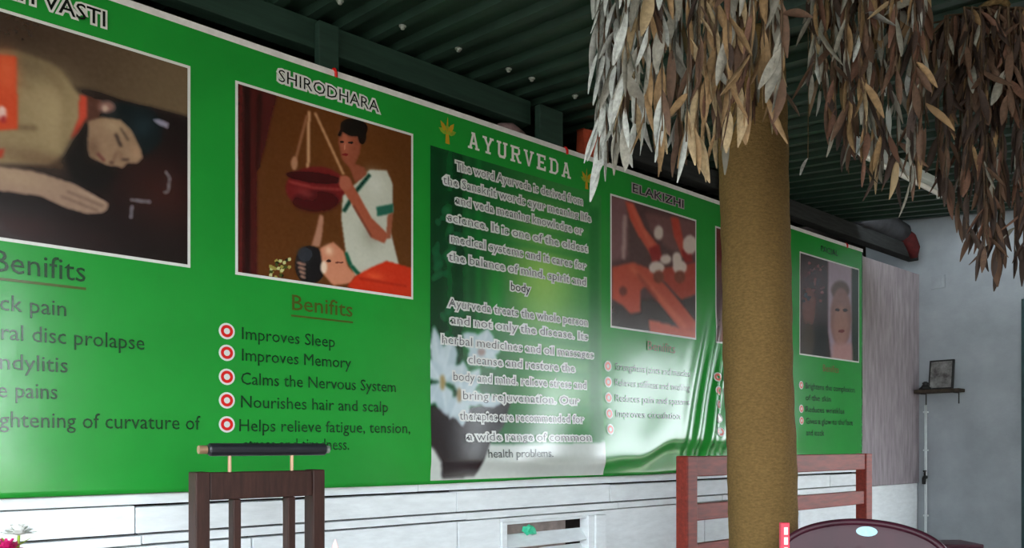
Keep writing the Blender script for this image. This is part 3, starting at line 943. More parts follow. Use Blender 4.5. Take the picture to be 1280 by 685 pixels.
# ---- panels 4 to 6
text('title_text', 'ELAKIZHI', 3.60, 4.085, 2.638, 0.052, M_ink, 0.005, -0.004, M_greyhalo, 0.085)
text('heading_text', 'Benifits', 3.735, 4.005, 1.722, 0.058, M_brownink)
for k, (s, b) in enumerate((('Strengthens joints and muscles', 4.16), ('Relieves stiffness and swelling', 4.15), ('Reduces pain and spasms', 4.14), ('Improves circulation', 4.05))):
    text('list_text', s, 3.445, b, 1.585 - 0.09 * k, 0.042, M_inkgreen, 0.005)
for k in range(5):
    bullet(3.386, 1.602 - 0.09 * k, 0.031, M_pink, M_pink if k > 9 else M_halo)
text('heading_text', 'Benifits', 4.74, 5.01, 1.722, 0.058, M_brownink)
for k in range(5):
    bullet(4.452, 1.60 - 0.09 * k, 0.031, M_pink, M_halo)
    text('list_text', ('Clears the sinuses', 'Relieves headache', 'Improves breathing', 'Improves memory', 'Calms the mind')[k], 4.52, 5.0 + 0.03 * k, 1.58 - 0.09 * k, 0.042, M_inkgreen, 0.005)
text('title_text', 'FACIAL', 5.80, 6.06, 2.640, 0.046, M_inkgreen, 0.005)
text('heading_text', 'Benifits', 5.83, 6.07, 1.722, 0.056, M_brownink)
for k, (s, b, bl) in enumerate((('Brightens the complexion', 6.33, 1), ('of the skin', 5.95, 0), ('Reduces wrinkles', 6.16, 1), ('Gives a glow to the face', 6.3, 1), ('and neck', 5.85, 0))):
    z = 1.60 - 0.088 * k
    text('list_text', s, 5.575, b, z - 0.022, 0.046, M_inkgreen, 0.005)
    if bl:
        bullet(5.515, z, 0.031, M_pink, M_halo)
# red ties at the top hem
for u in (W(418, 87)[0], W(707, 186)[0], 4.6, 6.2):
    bm = bmesh.new(); z = B_Z1
    tube(bm, [(u, -0.044, z + 0.012), (u, -0.056, z + 0.008), (u + 0.002, -0.064, z - 0.006), (u + 0.004, -0.062, z - 0.026)], 0.007, 6)
    obj('red_tie', bm, M_red, banner)

# ================================================================== THE PILLAR
base = P(960, 557 + 1150 / 3.3, 3.3)
pil = empty('pillar', (base.x, base.y, 0))
tag(pil, 'round brown pillar with rough fibrous bark standing before the banner', 'pillar')
lean = -0.075 * Vector((RT.x, RT.y, 0))
ptop = roof_z(base.y) - 0.02
bm = bmesh.new()
seg, nr = 40, 90
rings = []
for j in range(nr + 1):
    s = j / nr
    z = s * ptop
    ring = []
    for k in range(seg):
        a = 2 * math.pi * k / seg
        r = 0.1375 + 0.002 * math.sin(3 * a + 5 * z) + 0.0015 * math.sin(7 * a - 9 * z) + 0.0012 * math.sin(38 * z) + random.uniform(-0.0009, 0.0009)
        ring.append(bm.verts.new((lean.x * s + r * math.cos(a), lean.y * s + r * math.sin(a), z)))
    rings.append(ring)
for a, b in zip(rings[:-1], rings[1:]):
    for k in range(seg):
        bm.faces.new((a[k], a[(k + 1) % seg], b[(k + 1) % seg], b[k]))
bm.faces.new(rings[0][::-1]); bm.faces.new(rings[-1])
obj('shaft', bm, M_trunk, pil, True)
bm = bmesh.new(); lathe(bm, [(0.20, 0.0), (0.20, 0.05), (0.165, 0.085), (0.14, 0.09)], 32)
obj('footing', bm, M_ground, pil)


# ================================================================== FURNITURE
def slat_chair():
    """wooden chair, back against the banner wall, padded black roll above the top rail"""
    p = 2.55
    y = EYE.y + p
    u0, u1 = 0.888, 1.334
    t = empty('wooden_chair', ((u0 + u1) / 2, y - 0.2, 0))
    tag(t, 'dark walnut chair with slatted back and a black padded roll on top', 'chair')
    ox, oy = t.location.x, t.location.y
    a, b = u0 - ox, u1 - ox
    yb = y - oy
    for x in (a, b - 0.045):
        boxo('back_post', (x, x + 0.045, yb, yb + 0.07, 0.0, 1.066), M_walnut, t)
    boxo('top_rail', (a + 0.046, b - 0.046, yb + 0.004, yb + 0.055, 0.976, 1.064), M_walnut, t)
    for px0, px1 in ((286, 303), (355, 371)):
        x0, x1 = W(px0, 600, 3.1 - p)[0] - ox, W(px1, 600, 3.1 - p)[0] - ox
        boxo('back_slat', (x0 + 0.018, x1, yb + 0.008, yb + 0.052, 0.47, 0.975), M_walnut, t)
    boxo('lower_rail', (a + 0.046, b - 0.046, yb + 0.004, yb + 0.055, 0.50, 0.56), M_walnut, t)
    boxo('seat', (a, b, yb - 0.44, yb + 0.0, 0.43, 0.47), M_walnut, t, 0.008)
    for x in (a, b - 0.045):
        boxo('leg', (x, x + 0.045, yb - 0.43, yb - 0.385, 0.0, 0.428), M_walnut, t)
    for x in (a, b - 0.045):
        boxo('stretcher', (x + 0.010, x + 0.035, yb - 0.384, yb - 0.001, 0.16, 0.20), M_walnut, t)
    # roll on two pins
    zc = 1.137
    yr = yb + 0.02
    bm = bmesh.new()
    xl, xr = a + 0.045, b + 0.012
    tube(bm, [(xl, yr, zc), (xl + 0.006, yr, zc), (xr - 0.006, yr, zc), (xr, yr, zc)], [0.016, 0.021, 0.021, 0.016], 16)
    roll = obj('head_roll', bm, M_roll, t, False)
    for x0 in (xl, xr):
        bm = bmesh.new()
        tube(bm, [(x0 - 0.002 - (0.028 if x0 == xl else 0), yr, zc), (x0 + 0.002 if x0 == xr else x0 - 0.004, yr, zc)] if x0 == xl else [(x0 - 0.001, yr, zc), (x0 + 0.012, yr, zc)], 0.014, 12)
        obj('roll_cap', bm, M_brass if x0 == xl else M_steel, roll)
    for px in (290, 368):
        x = W(px, 600, 3.1 - p)[0] - ox
        bm = bmesh.new(); tube(bm, [(x, yr, 1.060), (x, yr, zc - 0.012)], 0.006, 8)
        obj('pin', bm, M_brass, t)


slat_chair()


def bench():
    p = 2.5
    y = EYE.y + p
    u0, u1 = 3.335, 5.365
    t = empty('wooden_bench', ((u0 + u1) / 2, y - 0.2, 0))
    tag(t, 'red varnished wooden bench with open slatted back behind the brown pillar', 'bench')
    a, b = u0 - t.location.x, u1 - t.location.x
    yb = 0.2
    for x in (a, b - 0.085):
        boxo('back_post', (x, x + 0.085, yb, yb + 0.075, 0.0, 1.097), M_redwood, t, 0.006)
    boxo('top_rail', (a + 0.086, b - 0.086, yb + 0.008, yb + 0.058, 0.990, 1.095), M_redwood, t, 0.005)
    boxo('back_slat', (a + 0.086, b - 0.086, yb + 0.012, yb + 0.050, 0.760, 0.848), M_redwood, t, 0.005)
    boxo('back_slat', (a + 0.086, b - 0.086, yb + 0.012, yb + 0.050, 0.560, 0.640), M_redwood, t, 0.005)
    for k in range(4):
        boxo('seat_slat', (a + 0.01, b - 0.01, yb - 0.115 * (k + 1) + 0.006, yb - 0.115 * k - 0.006, 0.425, 0.455), M_redwood, t, 0.004)
    boxo('apron', (a + 0.086, b - 0.086, yb - 0.44, yb - 0.41, 0.33, 0.424), M_redwood, t)
    for x in (a, b - 0.085):
        boxo('leg', (x, x + 0.085, yb - 0.46, yb - 0.385, 0.0, 0.424), M_redwood, t, 0.005)
        boxo('side_rail', (x + 0.02, x + 0.065, yb - 0.384, yb - 0.001, 0.34, 0.424), M_redwood, t)


bench()


def plastic_chair():
    c0 = P(1077, 557, 2.9)
    yaw = math.atan2(c0.x - EYE.x, c0.y - EYE.y)
    t = empty('plastic_chair', (c0.x, c0.y, 0), -yaw - R(4))
    tag(t, 'glossy maroon plastic chair with rounded back and pale blue sticker', 'chair')
    # back shell: arched outline with vertical slots; local x right, y away from the eye
    half = 0.272
    top = 0.872

    def arch(x):
        return top - 0.125 * (1 - math.sqrt(max(0.0, 1 - (x / 0.278) ** 2)))

    xs = np.linspace(-half, half, 37)
    zs = np.linspace(0, 1, 17)
    bm = bmesh.new()
    vg = []
    for s in zs:
        row = []
        for x in xs:
            zt = arch(x); zb = 0.44
            xx = x * (1.0 - 0.10 * (1 - s))
            z = zb + (zt - zb) * s
            y = 0.05 * s - 0.34 * (xx * xx) - 0.02
            row.append(bm.verts.new((xx, y, z)))
        vg.append(row)
    for j in range(len(zs) - 1):
        for i in range(len(xs) - 1):
            slot = 3 <= j <= 11 and i % 5 in (1, 2) and 4 <= i <= 31
            if not slot:
                bm.faces.new((vg[j][i], vg[j][i + 1], vg[j + 1][i + 1], vg[j + 1][i]))
    loose = [v for v in bm.verts if not v.link_faces]
    bmesh.ops.delete(bm, geom=loose, context='VERTS')
    bk = obj('backrest', bm, M_plastic, t, True)
    m = bk.modifiers.new('thick', 'SOLIDIFY'); m.thickness = 0.012; m.offset = 0
    m = bk.modifiers.new('round', 'BEVEL'); m.width = 0.003; m.segments = 2
    # rolled rim along the arch
    bm = bmesh.new()
    pts = [(x, 0.05 - 0.34 * x * x - 0.02, arch(x) - 0.002) for x in np.linspace(-half, half, 41)]
    tube(bm, pts, 0.013, 10)
    obj('rim', bm, M_plastic, t, True)
    # seat
    bm = bmesh.new()
    n = 13
    g = [[bm.verts.new(((i / (n - 1) - 0.5) * 0.47, -0.03 - 0.44 * j / (n - 1),
                        0.435 - 0.018 * math.cos((i / (n - 1) - 0.5) * math.pi) - 0.02 * (j / (n - 1)) ** 6)) for i in range(n)] for j in range(n)]
    for j in range(n - 1):
        for i in range(n - 1):
            bm.faces.new((g[j][i], g[j][i + 1], g[j + 1][i + 1], g[j + 1][i]))
    st = obj('seat', bm, M_plastic, t, True)
    m = st.modifiers.new('thick', 'SOLIDIFY'); m.thickness = 0.014
    for sx in (-1, 1):
        bm = bmesh.new(); tube(bm, [(0.245 * sx, -0.43, 0.0), (0.225 * sx, -0.42, 0.43), (0.245 * sx, -0.40, 0.62)], [0.020, 0.025, 0.020], 10)
        obj('leg', bm, M_plastic, t, True)
        bm = bmesh.new(); tube(bm, [(0.25 * sx, 0.06, 0.0), (0.235 * sx, 0.0, 0.44)], [0.020, 0.025], 10)
        obj('leg', bm, M_plastic, t, True)
        bm = bmesh.new(); tube(bm, [(0.245 * sx, -0.42, 0.62), (0.258 * sx, -0.30, 0.645), (0.262 * sx, -0.12, 0.65), (0.258 * sx, 0.0, 0.66)], [0.022, 0.026, 0.024, 0.018], 10)
        obj('armrest', bm, M_plastic, t, True)
    # sticker just under the crest, following the back
    bm = bmesh.new()
    vs_ = []
    for k in range(18):
        a = 2 * math.pi * k / 18
        x, z = 0.016 + 0.036 * math.cos(a), top - 0.034 + 0.018 * math.sin(a)
        vs_.append(bm.verts.new((x, 0.05 * (z - 0.44) / (top - 0.44) - 0.34 * x * x - 0.02 - 0.0085, z)))
    bm.faces.new(vs_)
    ob = obj('sticker', bm, M_sticker, t)


plastic_chair()

# low dark side table by the end wall
sp = P(1190, 557, 6.1)
t = empty('side_table', (sp.x, sp.y, 0), -YAW)
tag(t, 'low dark maroon square side table near the white end wall', 'table')
hz = 1.15 - 0.1205 * 6.1
boxo('table_top', (-0.155, 0.155, -0.155, 0.155, hz - 0.03, hz), M_plastic, t, 0.008)
for sx in (-1, 1):
    for sy in (-1, 1):
        boxo('leg', (sx * 0.13 - 0.018, sx * 0.13 + 0.018, sy * 0.13 - 0.018, sy * 0.13 + 0.018, 0, hz - 0.031), M_plastic, t)


# ================================================================== HANGING DRIED LEAVES
def leaf_mesh(kind, m):
    """folded, curled lance-shaped dry leaf hanging along -z, unit length"""
    r_ = random.Random(kind * 13 + 1)
    n = 6
    wid = r_.uniform(0.075, 0.115); curl = r_.uniform(-0.35, 0.35); fold = r_.uniform(0.02, 0.10); tw = r_.uniform(-0.7, 0.7)
    bm = bmesh.new()
    rows = []
    for i in range(n + 1):
        s = i / n
        w = wid * (math.sin(math.pi * min(1, s * 0.95 + 0.05)) ** 0.75) * (1.0 if s < 0.5 else 1.05 - 0.1 * s)
        if i in (0, n):
            w = 0.012
        cy = curl * s * s * 0.5; cz = -s * (1 - 0.15 * abs(curl) * s)
        a = tw * s
        row = []
        for k, e in ((-1, 1), (0, 0), (1, 1)):
            x, y = k * w, fold * e * w / wid
            row.append(bm.verts.new((x * math.cos(a) - y * math.sin(a), cy + x * math.sin(a) + y * math.cos(a), cz)))
        rows.append(row)
    for a, b in zip(rows[:-1], rows[1:]):
        for k in range(2):
            bm.faces.new((a[k], a[k + 1], b[k + 1], b[k]))
    me = bpy.data.meshes.new('dried_leaf'); bm.to_mesh(me); bm.free()
    me.materials.append(m)
    me.polygons.foreach_set('use_smooth', [True] * len(me.polygons))
    return me


leafcols = {'pale': (176, 178, 171), 'grey': (144, 140, 128), 'tan': (148, 119, 84), 'buff': (168, 146, 112), 'brown': (98, 74, 58), 'dark': (64, 50, 43), 'rust': (110, 78, 62)}
LEAF = {}
for nm, rgb in leafcols.items():
    m = mat('dry_leaf_' + nm, rgb, 0.7, 0.3, noise=0.22, scale=9, bump=0.15, bscale=30)
    LEAF[nm] = [leaf_mesh(k, m) for k in range(6)]


def leaf_bunch(label, pxs, depth, thick, knot_px, leafL, palette, n_per, seed, twigs):
    """twigs: list of (px, py_low, dz_depth, palette_override)"""
    r_ = random.Random(seed)
    sx = (knot_px - 640) / 1000.0
    kp = P(knot_px, 557, depth)
    zr = roof_z(kp.y)
    knot = Vector((kp.x, kp.y, zr - 0.08))
    root = empty('dried_leaf_bunch', (kp.x, kp.y, knot.z))
    tag(root, label, 'dried leaves', 'bunches of dried leaves hung from the roof')
    bm = bmesh.new()
    tube(bm, [(0, 0, -0.02), (0.004, 0, 0.05), (0, 0, 0.066)], 0.012, 8)
    tube(bm, [(0.045 * math.cos(a), 0.045 * math.sin(a), -0.012 + 0.004 * math.sin(2 * a)) for a in [2 * math.pi * k / 14 for k in range(15)]], 0.011, 6)
    obj('rope', bm, M_rope, root, True)
    cand = []
    for (px, plow, dd, pal) in twigs:
        d = depth + dd
        low = P(px, plow, d)
        end = low + Vector((0, 0, leafL * 0.75))                    # leaf tips reach lower than the twig
        hi = Vector((end.x, end.y, min(knot.z - 0.06, end.z + 0.6)))
        mid = knot.lerp(hi, 0.55) - Vector((0, 0, 0.01))
        pts = [knot, mid, hi, hi.lerp(end, 0.5) + Vector((r_.uniform(-.015, .015), r_.uniform(-.015, .015), 0)), end]
        pts = [p - knot for p in pts]
        bm = bmesh.new(); tube(bm, pts, [0.006, 0.005, 0.004, 0.003, 0.002], 5)
        obj('twig', bm, M_twig, root)
        L = (pts[2] - pts[4]).length + (pts[1] - pts[2]).length * 0.6
        nl = max(6, int(n_per * L))
        for k in range(nl):
            s = (k + r_.random()) / nl
            f = 0.35 + s * 3.65                                         # outer part of the twig
            i = min(int(f), 3)
            b = pts[i].lerp(pts[i + 1], f - i)
            col = r_.choices([p for p, _ in (pal or palette)], [w for _, w in (pal or palette)])[0]
            az = r_.uniform(0, 2 * math.pi); tilt = abs(r_.gauss(0.0, 0.26)) + 0.05
            if r_.random() < 0.06:
                tilt += 0.5
            qn = Quaternion((math.cos(az), math.sin(az), 0), tilt) @ Quaternion((0, 0, 1), r_.uniform(0, 6.28))
            sc = leafL * r_.uniform(0.85, 1.5)
            near = (b.x + knot.x) * FW.x + (b.y + knot.y) * FW.y
            shows = 557 - 1000 * (b.z - sc + knot.z - 1.15) / ((b.x + knot.x) * FW.x + (b.y + knot.y - EYE.y) * FW.y) > -5
            cand.append((0 if shows else 1, near, b, qn, (sc * r_.uniform(0.8, 1.2), sc, sc), r_.choice(LEAF[col])))
    cand.sort(key=lambda t_: t_[:2])
    for (_, _, b, qn, sc, me) in cand[:300]:                          # the leaves that show largest
        o = bpy.data.objects.new('leaf', me); C.objects.link(o); o.parent = root
        o.location = b; o.rotation_mode = 'QUATERNION'; o.rotation_quaternion = qn; o.scale = sc
    rest = cand[300:]                                                 # the leaves behind them, joined
    if rest:
        V, F, MI, mats_ = [], [], [], []
        for (_, _, b, qn, sc, me) in rest:
            Mx = Matrix.LocRotScale(b, qn, sc); n0 = len(V)
            V += [tuple(Mx @ v.co) for v in me.vertices]
            m_ = me.materials[0]
            if m_ not in mats_:
                mats_.append(m_)
            for p in me.polygons:
                F.append([n0 + i for i in p.vertices]); MI.append(mats_.index(m_))
        me = bpy.data.meshes.new('inner_leaves'); me.from_pydata(V, [], F)
        for m_ in mats_:
            me.materials.append(m_)
        me.polygons.foreach_set('material_index', MI)
        o = link('inner_leaves', me, None, root, True); o['kind'] = 'stuff'
    return root


rt = random.Random(11)


def twig_list(samples, n, spread, seed, pal=None, ylo=(0.35, 1.0)):
    """random twigs under a lower outline given as [(px, py), ...]"""
    r_ = random.Random(seed)
    xs = [s[0] for s in samples]; ys = [s[1] for s in samples]
    out = []
    for k in range(n):
        px = xs[0] + (xs[-1] - xs[0]) * (k + r_.random()) / n
        ylim = float(np.interp(px, xs, ys))
        f = r_.uniform(*ylo) if k % 2 else 1.0
        out.append((px, ylim * f, r_.uniform(-spread, spread), pal(px) if pal else None))
    return out


def palA(px):  # sky light put into the colours: paler leaves on the left side
    if px < 800:
        return [('pale', 5), ('grey', 4), ('buff', 2), ('brown', 0.6)]
    if px < 870:
        return [('pale', 3), ('grey', 4), ('buff', 2), ('tan', 2), ('brown', 1.5), ('dark', 1)]
    return [('tan', 4), ('buff', 3), ('grey', 2), ('brown', 3), ('rust', 1), ('dark', 1)]


twA = twig_list([(762, 170), (775, 200), (800, 190), (850, 212), (880, 222), (905, 205), (930, 180), (955, 160), (984, 148)], 34, 0.16, 5, palA)
twA += [(760, 240, 0.0, [('pale', 1)]), (748, 236, 0.02, [('pale', 1)]), (770, 215, -0.03, [('pale', 3), ('grey', 1)])]
leaf_bunch('pale grey and tan dried leaf bunch hanging against the brown pillar', None, 2.2, 0.2, 870, 0.105,
           [('grey', 1)], 46, 21, twA)


def palB(px):
    return [('brown', 4), ('grey', 3), ('tan', 2), ('dark', 3), ('rust', 2), ('pale', 0.8), ('buff', 1)]


twB = twig_list([(1012, 120), (1030, 150), (1055, 215), (1085, 232), (1115, 240), (1135, 268), (1150, 200), (1165, 178)], 28, 0.12, 9, palB)
leaf_bunch('mottled brown dried leaf bunch between the pillar and the white end wall', None, 2.5, 0.2, 1105, 0.10,
           [('grey', 1)], 50, 33, twB)


def palC(px):
    return [('brown', 4), ('dark', 7), ('rust', 2.5), ('grey', 0.8), ('tan', 0.6)]


twC = twig_list([(1172, 240), (1190, 285), (1215, 325), (1245, 355), (1280, 335), (1320, 300)], 26, 0.10, 14, palC)
twC += [(1165, 130, 0.0, None), (1185, 160, -0.05, None), (1200, 190, 0.03, None), (1275, 120, -0.1, None), (1260, 150, -0.1, None), (1225, 140, -0.1, None), (1205, 110, -0.10, None), (1235, 75, -0.10, None), (1250, 90, -0.10, None), (1215, 85, -0.10, None), (1270, 70, -0.10, None), (1290, 110, -0.1, None)]
twC = [(a_, b_, c_, d_ or palC(a_)) for a_, b_, c_, d_ in twC]
leaf_bunch('darkest and longest dried leaf bunch hanging before the white end wall', None, 2.75, 0.2, 1240, 0.10,
           [('grey', 1)], 46, 47, twC)

# one pale leaf dangling on a thread from the roof
lp = P(1010, 198, 2.9)
t = empty('hanging_leaf', lp)
tag(t, 'single pale leaf dangling on a thread beside the brown pillar', 'leaf')
bm = bmesh.new(); tube(bm, [(0, 0, 0), (0.003, 0, (roof_z(lp.y) - 0.01 - lp.z) * 0.5), (0, 0, roof_z(lp.y) - 0.01 - lp.z)], 0.0012, 5)
obj('thread', bm, M_rope, t)
o = bpy.data.objects.new('leaf', LEAF['pale'][2]); C.objects.link(o); o.parent = t
o.scale = (0.10, 0.08, 0.08); o.rotation_euler = (0.2, 0.45, 0.3)

# ================================================================== SMALL THINGS
# tube lamp under the roof
u0, u1, v = 4.33, 5.53, -1.03
t = empty('tube_lamp', ((u0 + u1) / 2, v, roof_z(v) - 0.016))
tag(t, 'white unlit fluorescent tube lamp fixed under the green roof', 'lamp')
hl = (u1 - u0) / 2
boxo('lamp_body', (-hl, hl, -0.03, 0.03, -0.05, 0.0), M_pvc, t)
bm = bmesh.new(); tube(bm, [(-hl + 0.03, 0, -0.075), (hl - 0.03, 0, -0.075)], 0.016, 12); obj('tube', bm, M_ceramic, t)
for s in (-1, 1):
    boxo('lamp_holder', (s * (hl - 0.02) - 0.012, s * (hl - 0.02) + 0.012, -0.022, 0.022, -0.098, -0.051), M_pvc, t)

# shelf on the end wall with a small framed picture
t = empty('wall_shelf', (7.70, -0.21, W(1178, 487)[1]))
shz = 1.15 + (557 - 490) / 1000 * 7.1
t.location = (7.70, -0.205, shz)
tag(t, 'narrow old wooden shelf bracketed to the white end wall', 'shelf')
boxo('shelf_board', (-0.15, -0.001, -0.19, 0.19, 0.0, 0.03), M_shelf, t)
for s in (-1, 1):
    bm = bmesh.new()
    tube(bm, [(-0.006, s * 0.14, -0.10), (-0.006, s * 0.14, -0.004), (-0.12, s * 0.14, -0.004)], 0.005, 6)
    obj('bracket', bm, M_iron, t)
pf = empty('picture_frame', (7.645, -0.21, shz + 0.031), 0)
tag(pf, 'small dark framed picture leaning on the wall shelf', 'picture')
ML = Matrix.Rotation(R(8), 4, 'Y')
boxo('frame', (-0.012, 0.012, -0.105, 0.105, 0, 0.27), M_iron, pf, 0.003, ML)
boxo('picture', (-0.0135, -0.011, -0.09, 0.09, 0.015, 0.255), mat('faded_print', (150, 150, 146), 0.4, 0.4, rgb2=(66, 62, 60), scale=11), pf, 0.0, ML)
# little dark figure on the shelf in front of the picture
bm = bmesh.new(); lathe(bm, [(0.05, 0), (0.055, 0.012), (0.035, 0.03), (0.022, 0.05), (0.028, 0.062), (0.012, 0.075)], 16)
o = obj('incense_burner', bm, M_iron, None, True); o.location = (7.59, -0.10, shz + 0.030)
tag(o, 'small dark incense burner on the wall shelf before the picture', 'burner')

# pipe with a tap in the corner below the shelf
t = empty('water_pipe', (7.672, -0.07, 0))
tag(t, 'thin white water pipe with a dark tap running up the corner', 'pipe')
bm = bmesh.new(); tube(bm, [(0, 0, 0.0), (0, 0, 1.52)], 0.012, 10); obj('pipe', bm, M_pvc, t, True)
bm = bmesh.new()
tube(bm, [(0, 0, 0.86), (-0.05, -0.012, 0.86), (-0.085, -0.02, 0.85), (-0.095, -0.022, 0.80)], [0.018, 0.02, 0.018, 0.015], 10)
tube(bm, [(-0.05, -0.012, 0.86), (-0.05, -0.012, 0.915)], 0.010, 8)
tp = obj('tap', bm, M_iron, t, True)
bm = bmesh.new(); tube(bm, [(-0.09, -0.02, 0.918), (-0.01, -0.004, 0.918)], 0.009, 8); obj('tap_handle', bm, M_iron, tp)
for z in (0.5, 1.1, 1.45):
    boxo('pipe_clip', (-0.016, 0.027, -0.018, 0.018, z, z + 0.015), M_pvc, t, 0.002)
# switch plate high on the end wall
t = empty('switch_plate', (7.698, W(1178, 340)[0] * 0 - 0.17, 2.64))
tag(t, 'small pale switch plate high on the white end wall', 'switch')
boxo('plate', (-0.012, 0.0, -0.06, 0.06, -0.06, 0.06), M_endwall, t)
boxo('rocker', (-0.018, -0.0125, -0.03, 0.03, -0.035, 0.035), M_endwall, t, 0.002)

# things pushed into the gap over the wall
bm = bmesh.new()
cu, cz = W(737, 168)
box(bm, -0.075, 0.075, -0.03, 0.05, -0.10, 0.115, 0.02)
for v_ in bm.verts:
    v_.co += Vector((random.uniform(-.008, .008), random.uniform(-.008, .008), random.uniform(-.008, .008)))
o = obj('cloth_bundle', bm, M_orange, None, True); o.location = (cu + 0.10, 0.04, cz)
o.location.z = 2.736 + 0.11
tag(o, 'folded terracotta cloth stuffed in the gap above the banner', 'cloth')
bm = bmesh.new(); tube(bm, [(0, 0, 0), (0.08, 0.01, 0.01), (0.16, 0.0, 0.0)], [0.035, 0.05, 0.03], 10)
o = obj('rag', bm, mat('pinkish_rag', (150, 124, 124), 0.9, 0.1, noise=0.3, scale=30), None, True); o.location = (W(652, 155)[0] - 0.08, 0.03, 2.736 + 0.05)
tag(o, 'pale pinkish rag tucked under the green beam above the banner title', 'rag')
t = empty('tarpaulin_roll', (7.0, 0.02, 2.985))
tag(t, 'dark grey rolled tarpaulin with a red end lying along the wall top', 'tarpaulin')
bm = bmesh.new()
tube(bm, [(-0.50, -0.01, 0.10), (-0.40, -0.02, 0.09), (-0.1, 0.0, 0.11), (0.2, 0.0, 0.09), (0.38, 0, 0.09)], [0.08, 0.10, 0.11, 0.095, 0.085], 14)
obj('roll', bm, M_tarp, t, True)
bm = bmesh.new(); tube(bm, [(0.385, 0, 0.07), (0.44, -0.03, 0.03), (0.50, -0.05, -0.05), (0.52, -0.05, -0.13)], [0.07, 0.075, 0.06, 0.03], 10)
obj('red_lining', bm, M_redcloth, t, True)

# aqua plastic scrap in the louvre
bm = bmesh.new()
bmesh.ops.create_icosphere(bm, subdivisions=2, radius=0.035)
for v_ in bm.verts:
    v_.co = Vector((v_.co.x * 1.3, v_.co.y * 0.5, v_.co.z * 0.7)) + Vector((random.uniform(-.011, .011), random.uniform(-.008, .008), random.uniform(-.011, .011)))
su, sz = W(668, 657)
o = obj('plastic_scrap', bm, M_tealplastic); o.location = (su, -0.012, WZ0 + h_ - 0.052)
tag(o, 'crumpled aqua plastic scrap caught on the white louvre', 'plastic scrap')

# flowers on a little table at the left
t = empty('low_table', (0.55, -1.30, 0))
tag(t, 'plain wooden low table standing before the walnut chair', 'table')
boxo('table_top', (-0.52, 0.60, -0.20, 0.20, 0.57, 0.60), M_walnut, t, 0.005)
for x in (-0.48, 0.55):
    for y in (-0.17, 0.17):
        boxo('leg', (x - 0.02, x + 0.02, y - 0.02, y + 0.02, 0, 0.569), M_walnut, t)


def petals(bm, c0, r, n, rings, up=0.5):
    for j in range(rings):
        rr = r * (1 - 0.75 * j / max(1, rings))
        for k in range(n):
            a = 2 * math.pi * (k + 0.5 * (j % 2)) / n + random.uniform(-.1, .1)
            d = Vector((math.cos(a), math.sin(a), 0)); s_ = Vector((-d.y, d.x, 0))
            lift = up * (0.2 + 0.8 * j / max(1, rings))
            b0 = c0; m0 = c0 + d * rr * 0.6 + Vector((0, 0, lift * r * 0.9)); tip = c0 + d * rr + Vector((0, 0, lift * r * 1.1 + random.uniform(-.003, .003)))
            w = rr * 2.4 / n
            vs_ = [bm.verts.new(p) for p in (b0, m0 + s_ * w, tip + s_ * w * 0.5, tip - s_ * w * 0.5, m0 - s_ * w)]
            bm.faces.new(vs_)


fp = P(8, 681, 1.75)
t = empty('flower_vase', (fp.x, fp.y, 0.60))
tag(t, 'white vase of pink and white flowers beside the white wall boards', 'flowers')
bm = bmesh.new(); lathe(bm, [(0.04, 0), (0.055, 0.04), (0.05, 0.10), (0.028, 0.15), (0.035, 0.17)], 20)
obj('vase', bm, M_ceramic, t, True)
for k, (dx, dy, dz, m, r, nm) in enumerate(((0, 0, fp.z - 0.60, M_pinkpetal, 0.042, 'pink_flower'), (0.03, 0.04, fp.z - 0.60 + 0.035, M_whitepetal, 0.036, 'white_flower'), (-0.05, 0.03, fp.z - 0.62, M_pinkpetal, 0.036, 'pink_flower'))):
    bm = bmesh.new(); petals(bm, Vector((dx, dy, dz - 0.02)), r, 9, 5, 0.8)
    fl = obj(nm, bm, m, t)
    bm = bmesh.new(); tube(bm, [(dx * 0.2, dy * 0.2, 0.12), (dx * 0.7, dy * 0.7, dz * 0.6), (dx, dy, dz - 0.02)], 0.003, 6)
    obj('stem', bm, M_leafgreen, fl)
bm = bmesh.new()
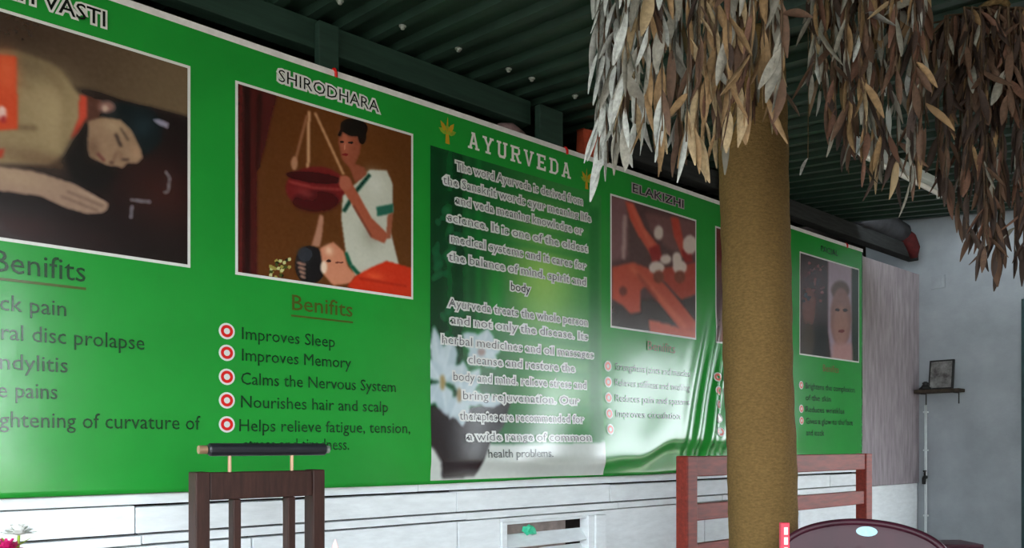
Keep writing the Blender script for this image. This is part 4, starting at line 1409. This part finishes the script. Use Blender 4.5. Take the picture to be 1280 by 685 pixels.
for (a, L) in ((0.1, 0.05), (1.6, 0.05), (2.6, 0.06)):
    d = Vector((math.cos(a), math.sin(a), 0.55)); s_ = Vector((-math.sin(a), math.cos(a), 0)) * 0.010
    b0 = Vector((0, 0, fp.z - 0.60 - 0.015))
    bm.faces.new([bm.verts.new(p) for p in (b0, b0 + d * L * 0.5 + s_, b0 + d * L, b0 + d * L * 0.5 - s_)])
obj('leaf_spray', bm, M_leafgreen, t)

bp_ = P(419, 674, 1.95)
t = empty('bud_vase', (bp_.x, bp_.y, 0.60))
tag(t, 'slender white bud vase holding one pink-tinged white bud near the walnut chair', 'vase')
bm = bmesh.new(); lathe(bm, [(0.03, 0), (0.035, 0.03), (0.022, 0.09), (0.012, 0.15), (0.015, 0.165)], 18)
obj('vase', bm, M_ceramic, t, True)
H_ = bp_.z - 0.60
bm = bmesh.new(); tube(bm, [(0, 0, 0.12), (0.003, 0, H_ - 0.05)], 0.003, 6); obj('stem', bm, M_leafgreen, t)
bm = bmesh.new(); lathe(bm, [(0.003, H_ - 0.055), (0.011, H_ - 0.045), (0.012, H_ - 0.035), (0.007, H_ - 0.015), (0.001, H_)], 10)
obj('bud', bm, mat('bud_petal', (246, 224, 220), 0.5, 0.3, rgb2=(232, 170, 170), scale=40), t, True)

# red packet on a slim stand
rp_ = P(980.5, 653, 2.42)
t = empty('plant_stand', (rp_.x, rp_.y, 0))
tag(t, 'slim round wooden stand beside the maroon plastic chair', 'stand')
bm = bmesh.new(); lathe(bm, [(0.10, 0.70), (0.105, 0.71), (0.105, 0.722), (0.10, 0.73)], 24); obj('stand_top', bm, M_walnut, t)
for k in range(3):
    a = 2 * math.pi * k / 3 + 0.4
    bm = bmesh.new(); tube(bm, [(0.10 * math.cos(a), 0.10 * math.sin(a), 0), (0.06 * math.cos(a), 0.06 * math.sin(a), 0.70)], 0.011, 8); obj('leg', bm, M_walnut, t)
t = empty('incense_packet', (rp_.x, rp_.y, 0.730), -YAW)
tag(t, 'slim red and white packet standing upright before the pillar', 'packet')
hp = rp_.z - 0.730
boxo('packet_body', (-0.013, 0.013, -0.010, 0.010, 0.0, hp), M_packet, t, 0.002)
for k in range(3):
    boxo('label_patch', (-0.0045, 0.007, -0.0108, -0.0095, hp - 0.036 - 0.030 * k, hp - 0.014 - 0.030 * k), M_white, t, 0.0)
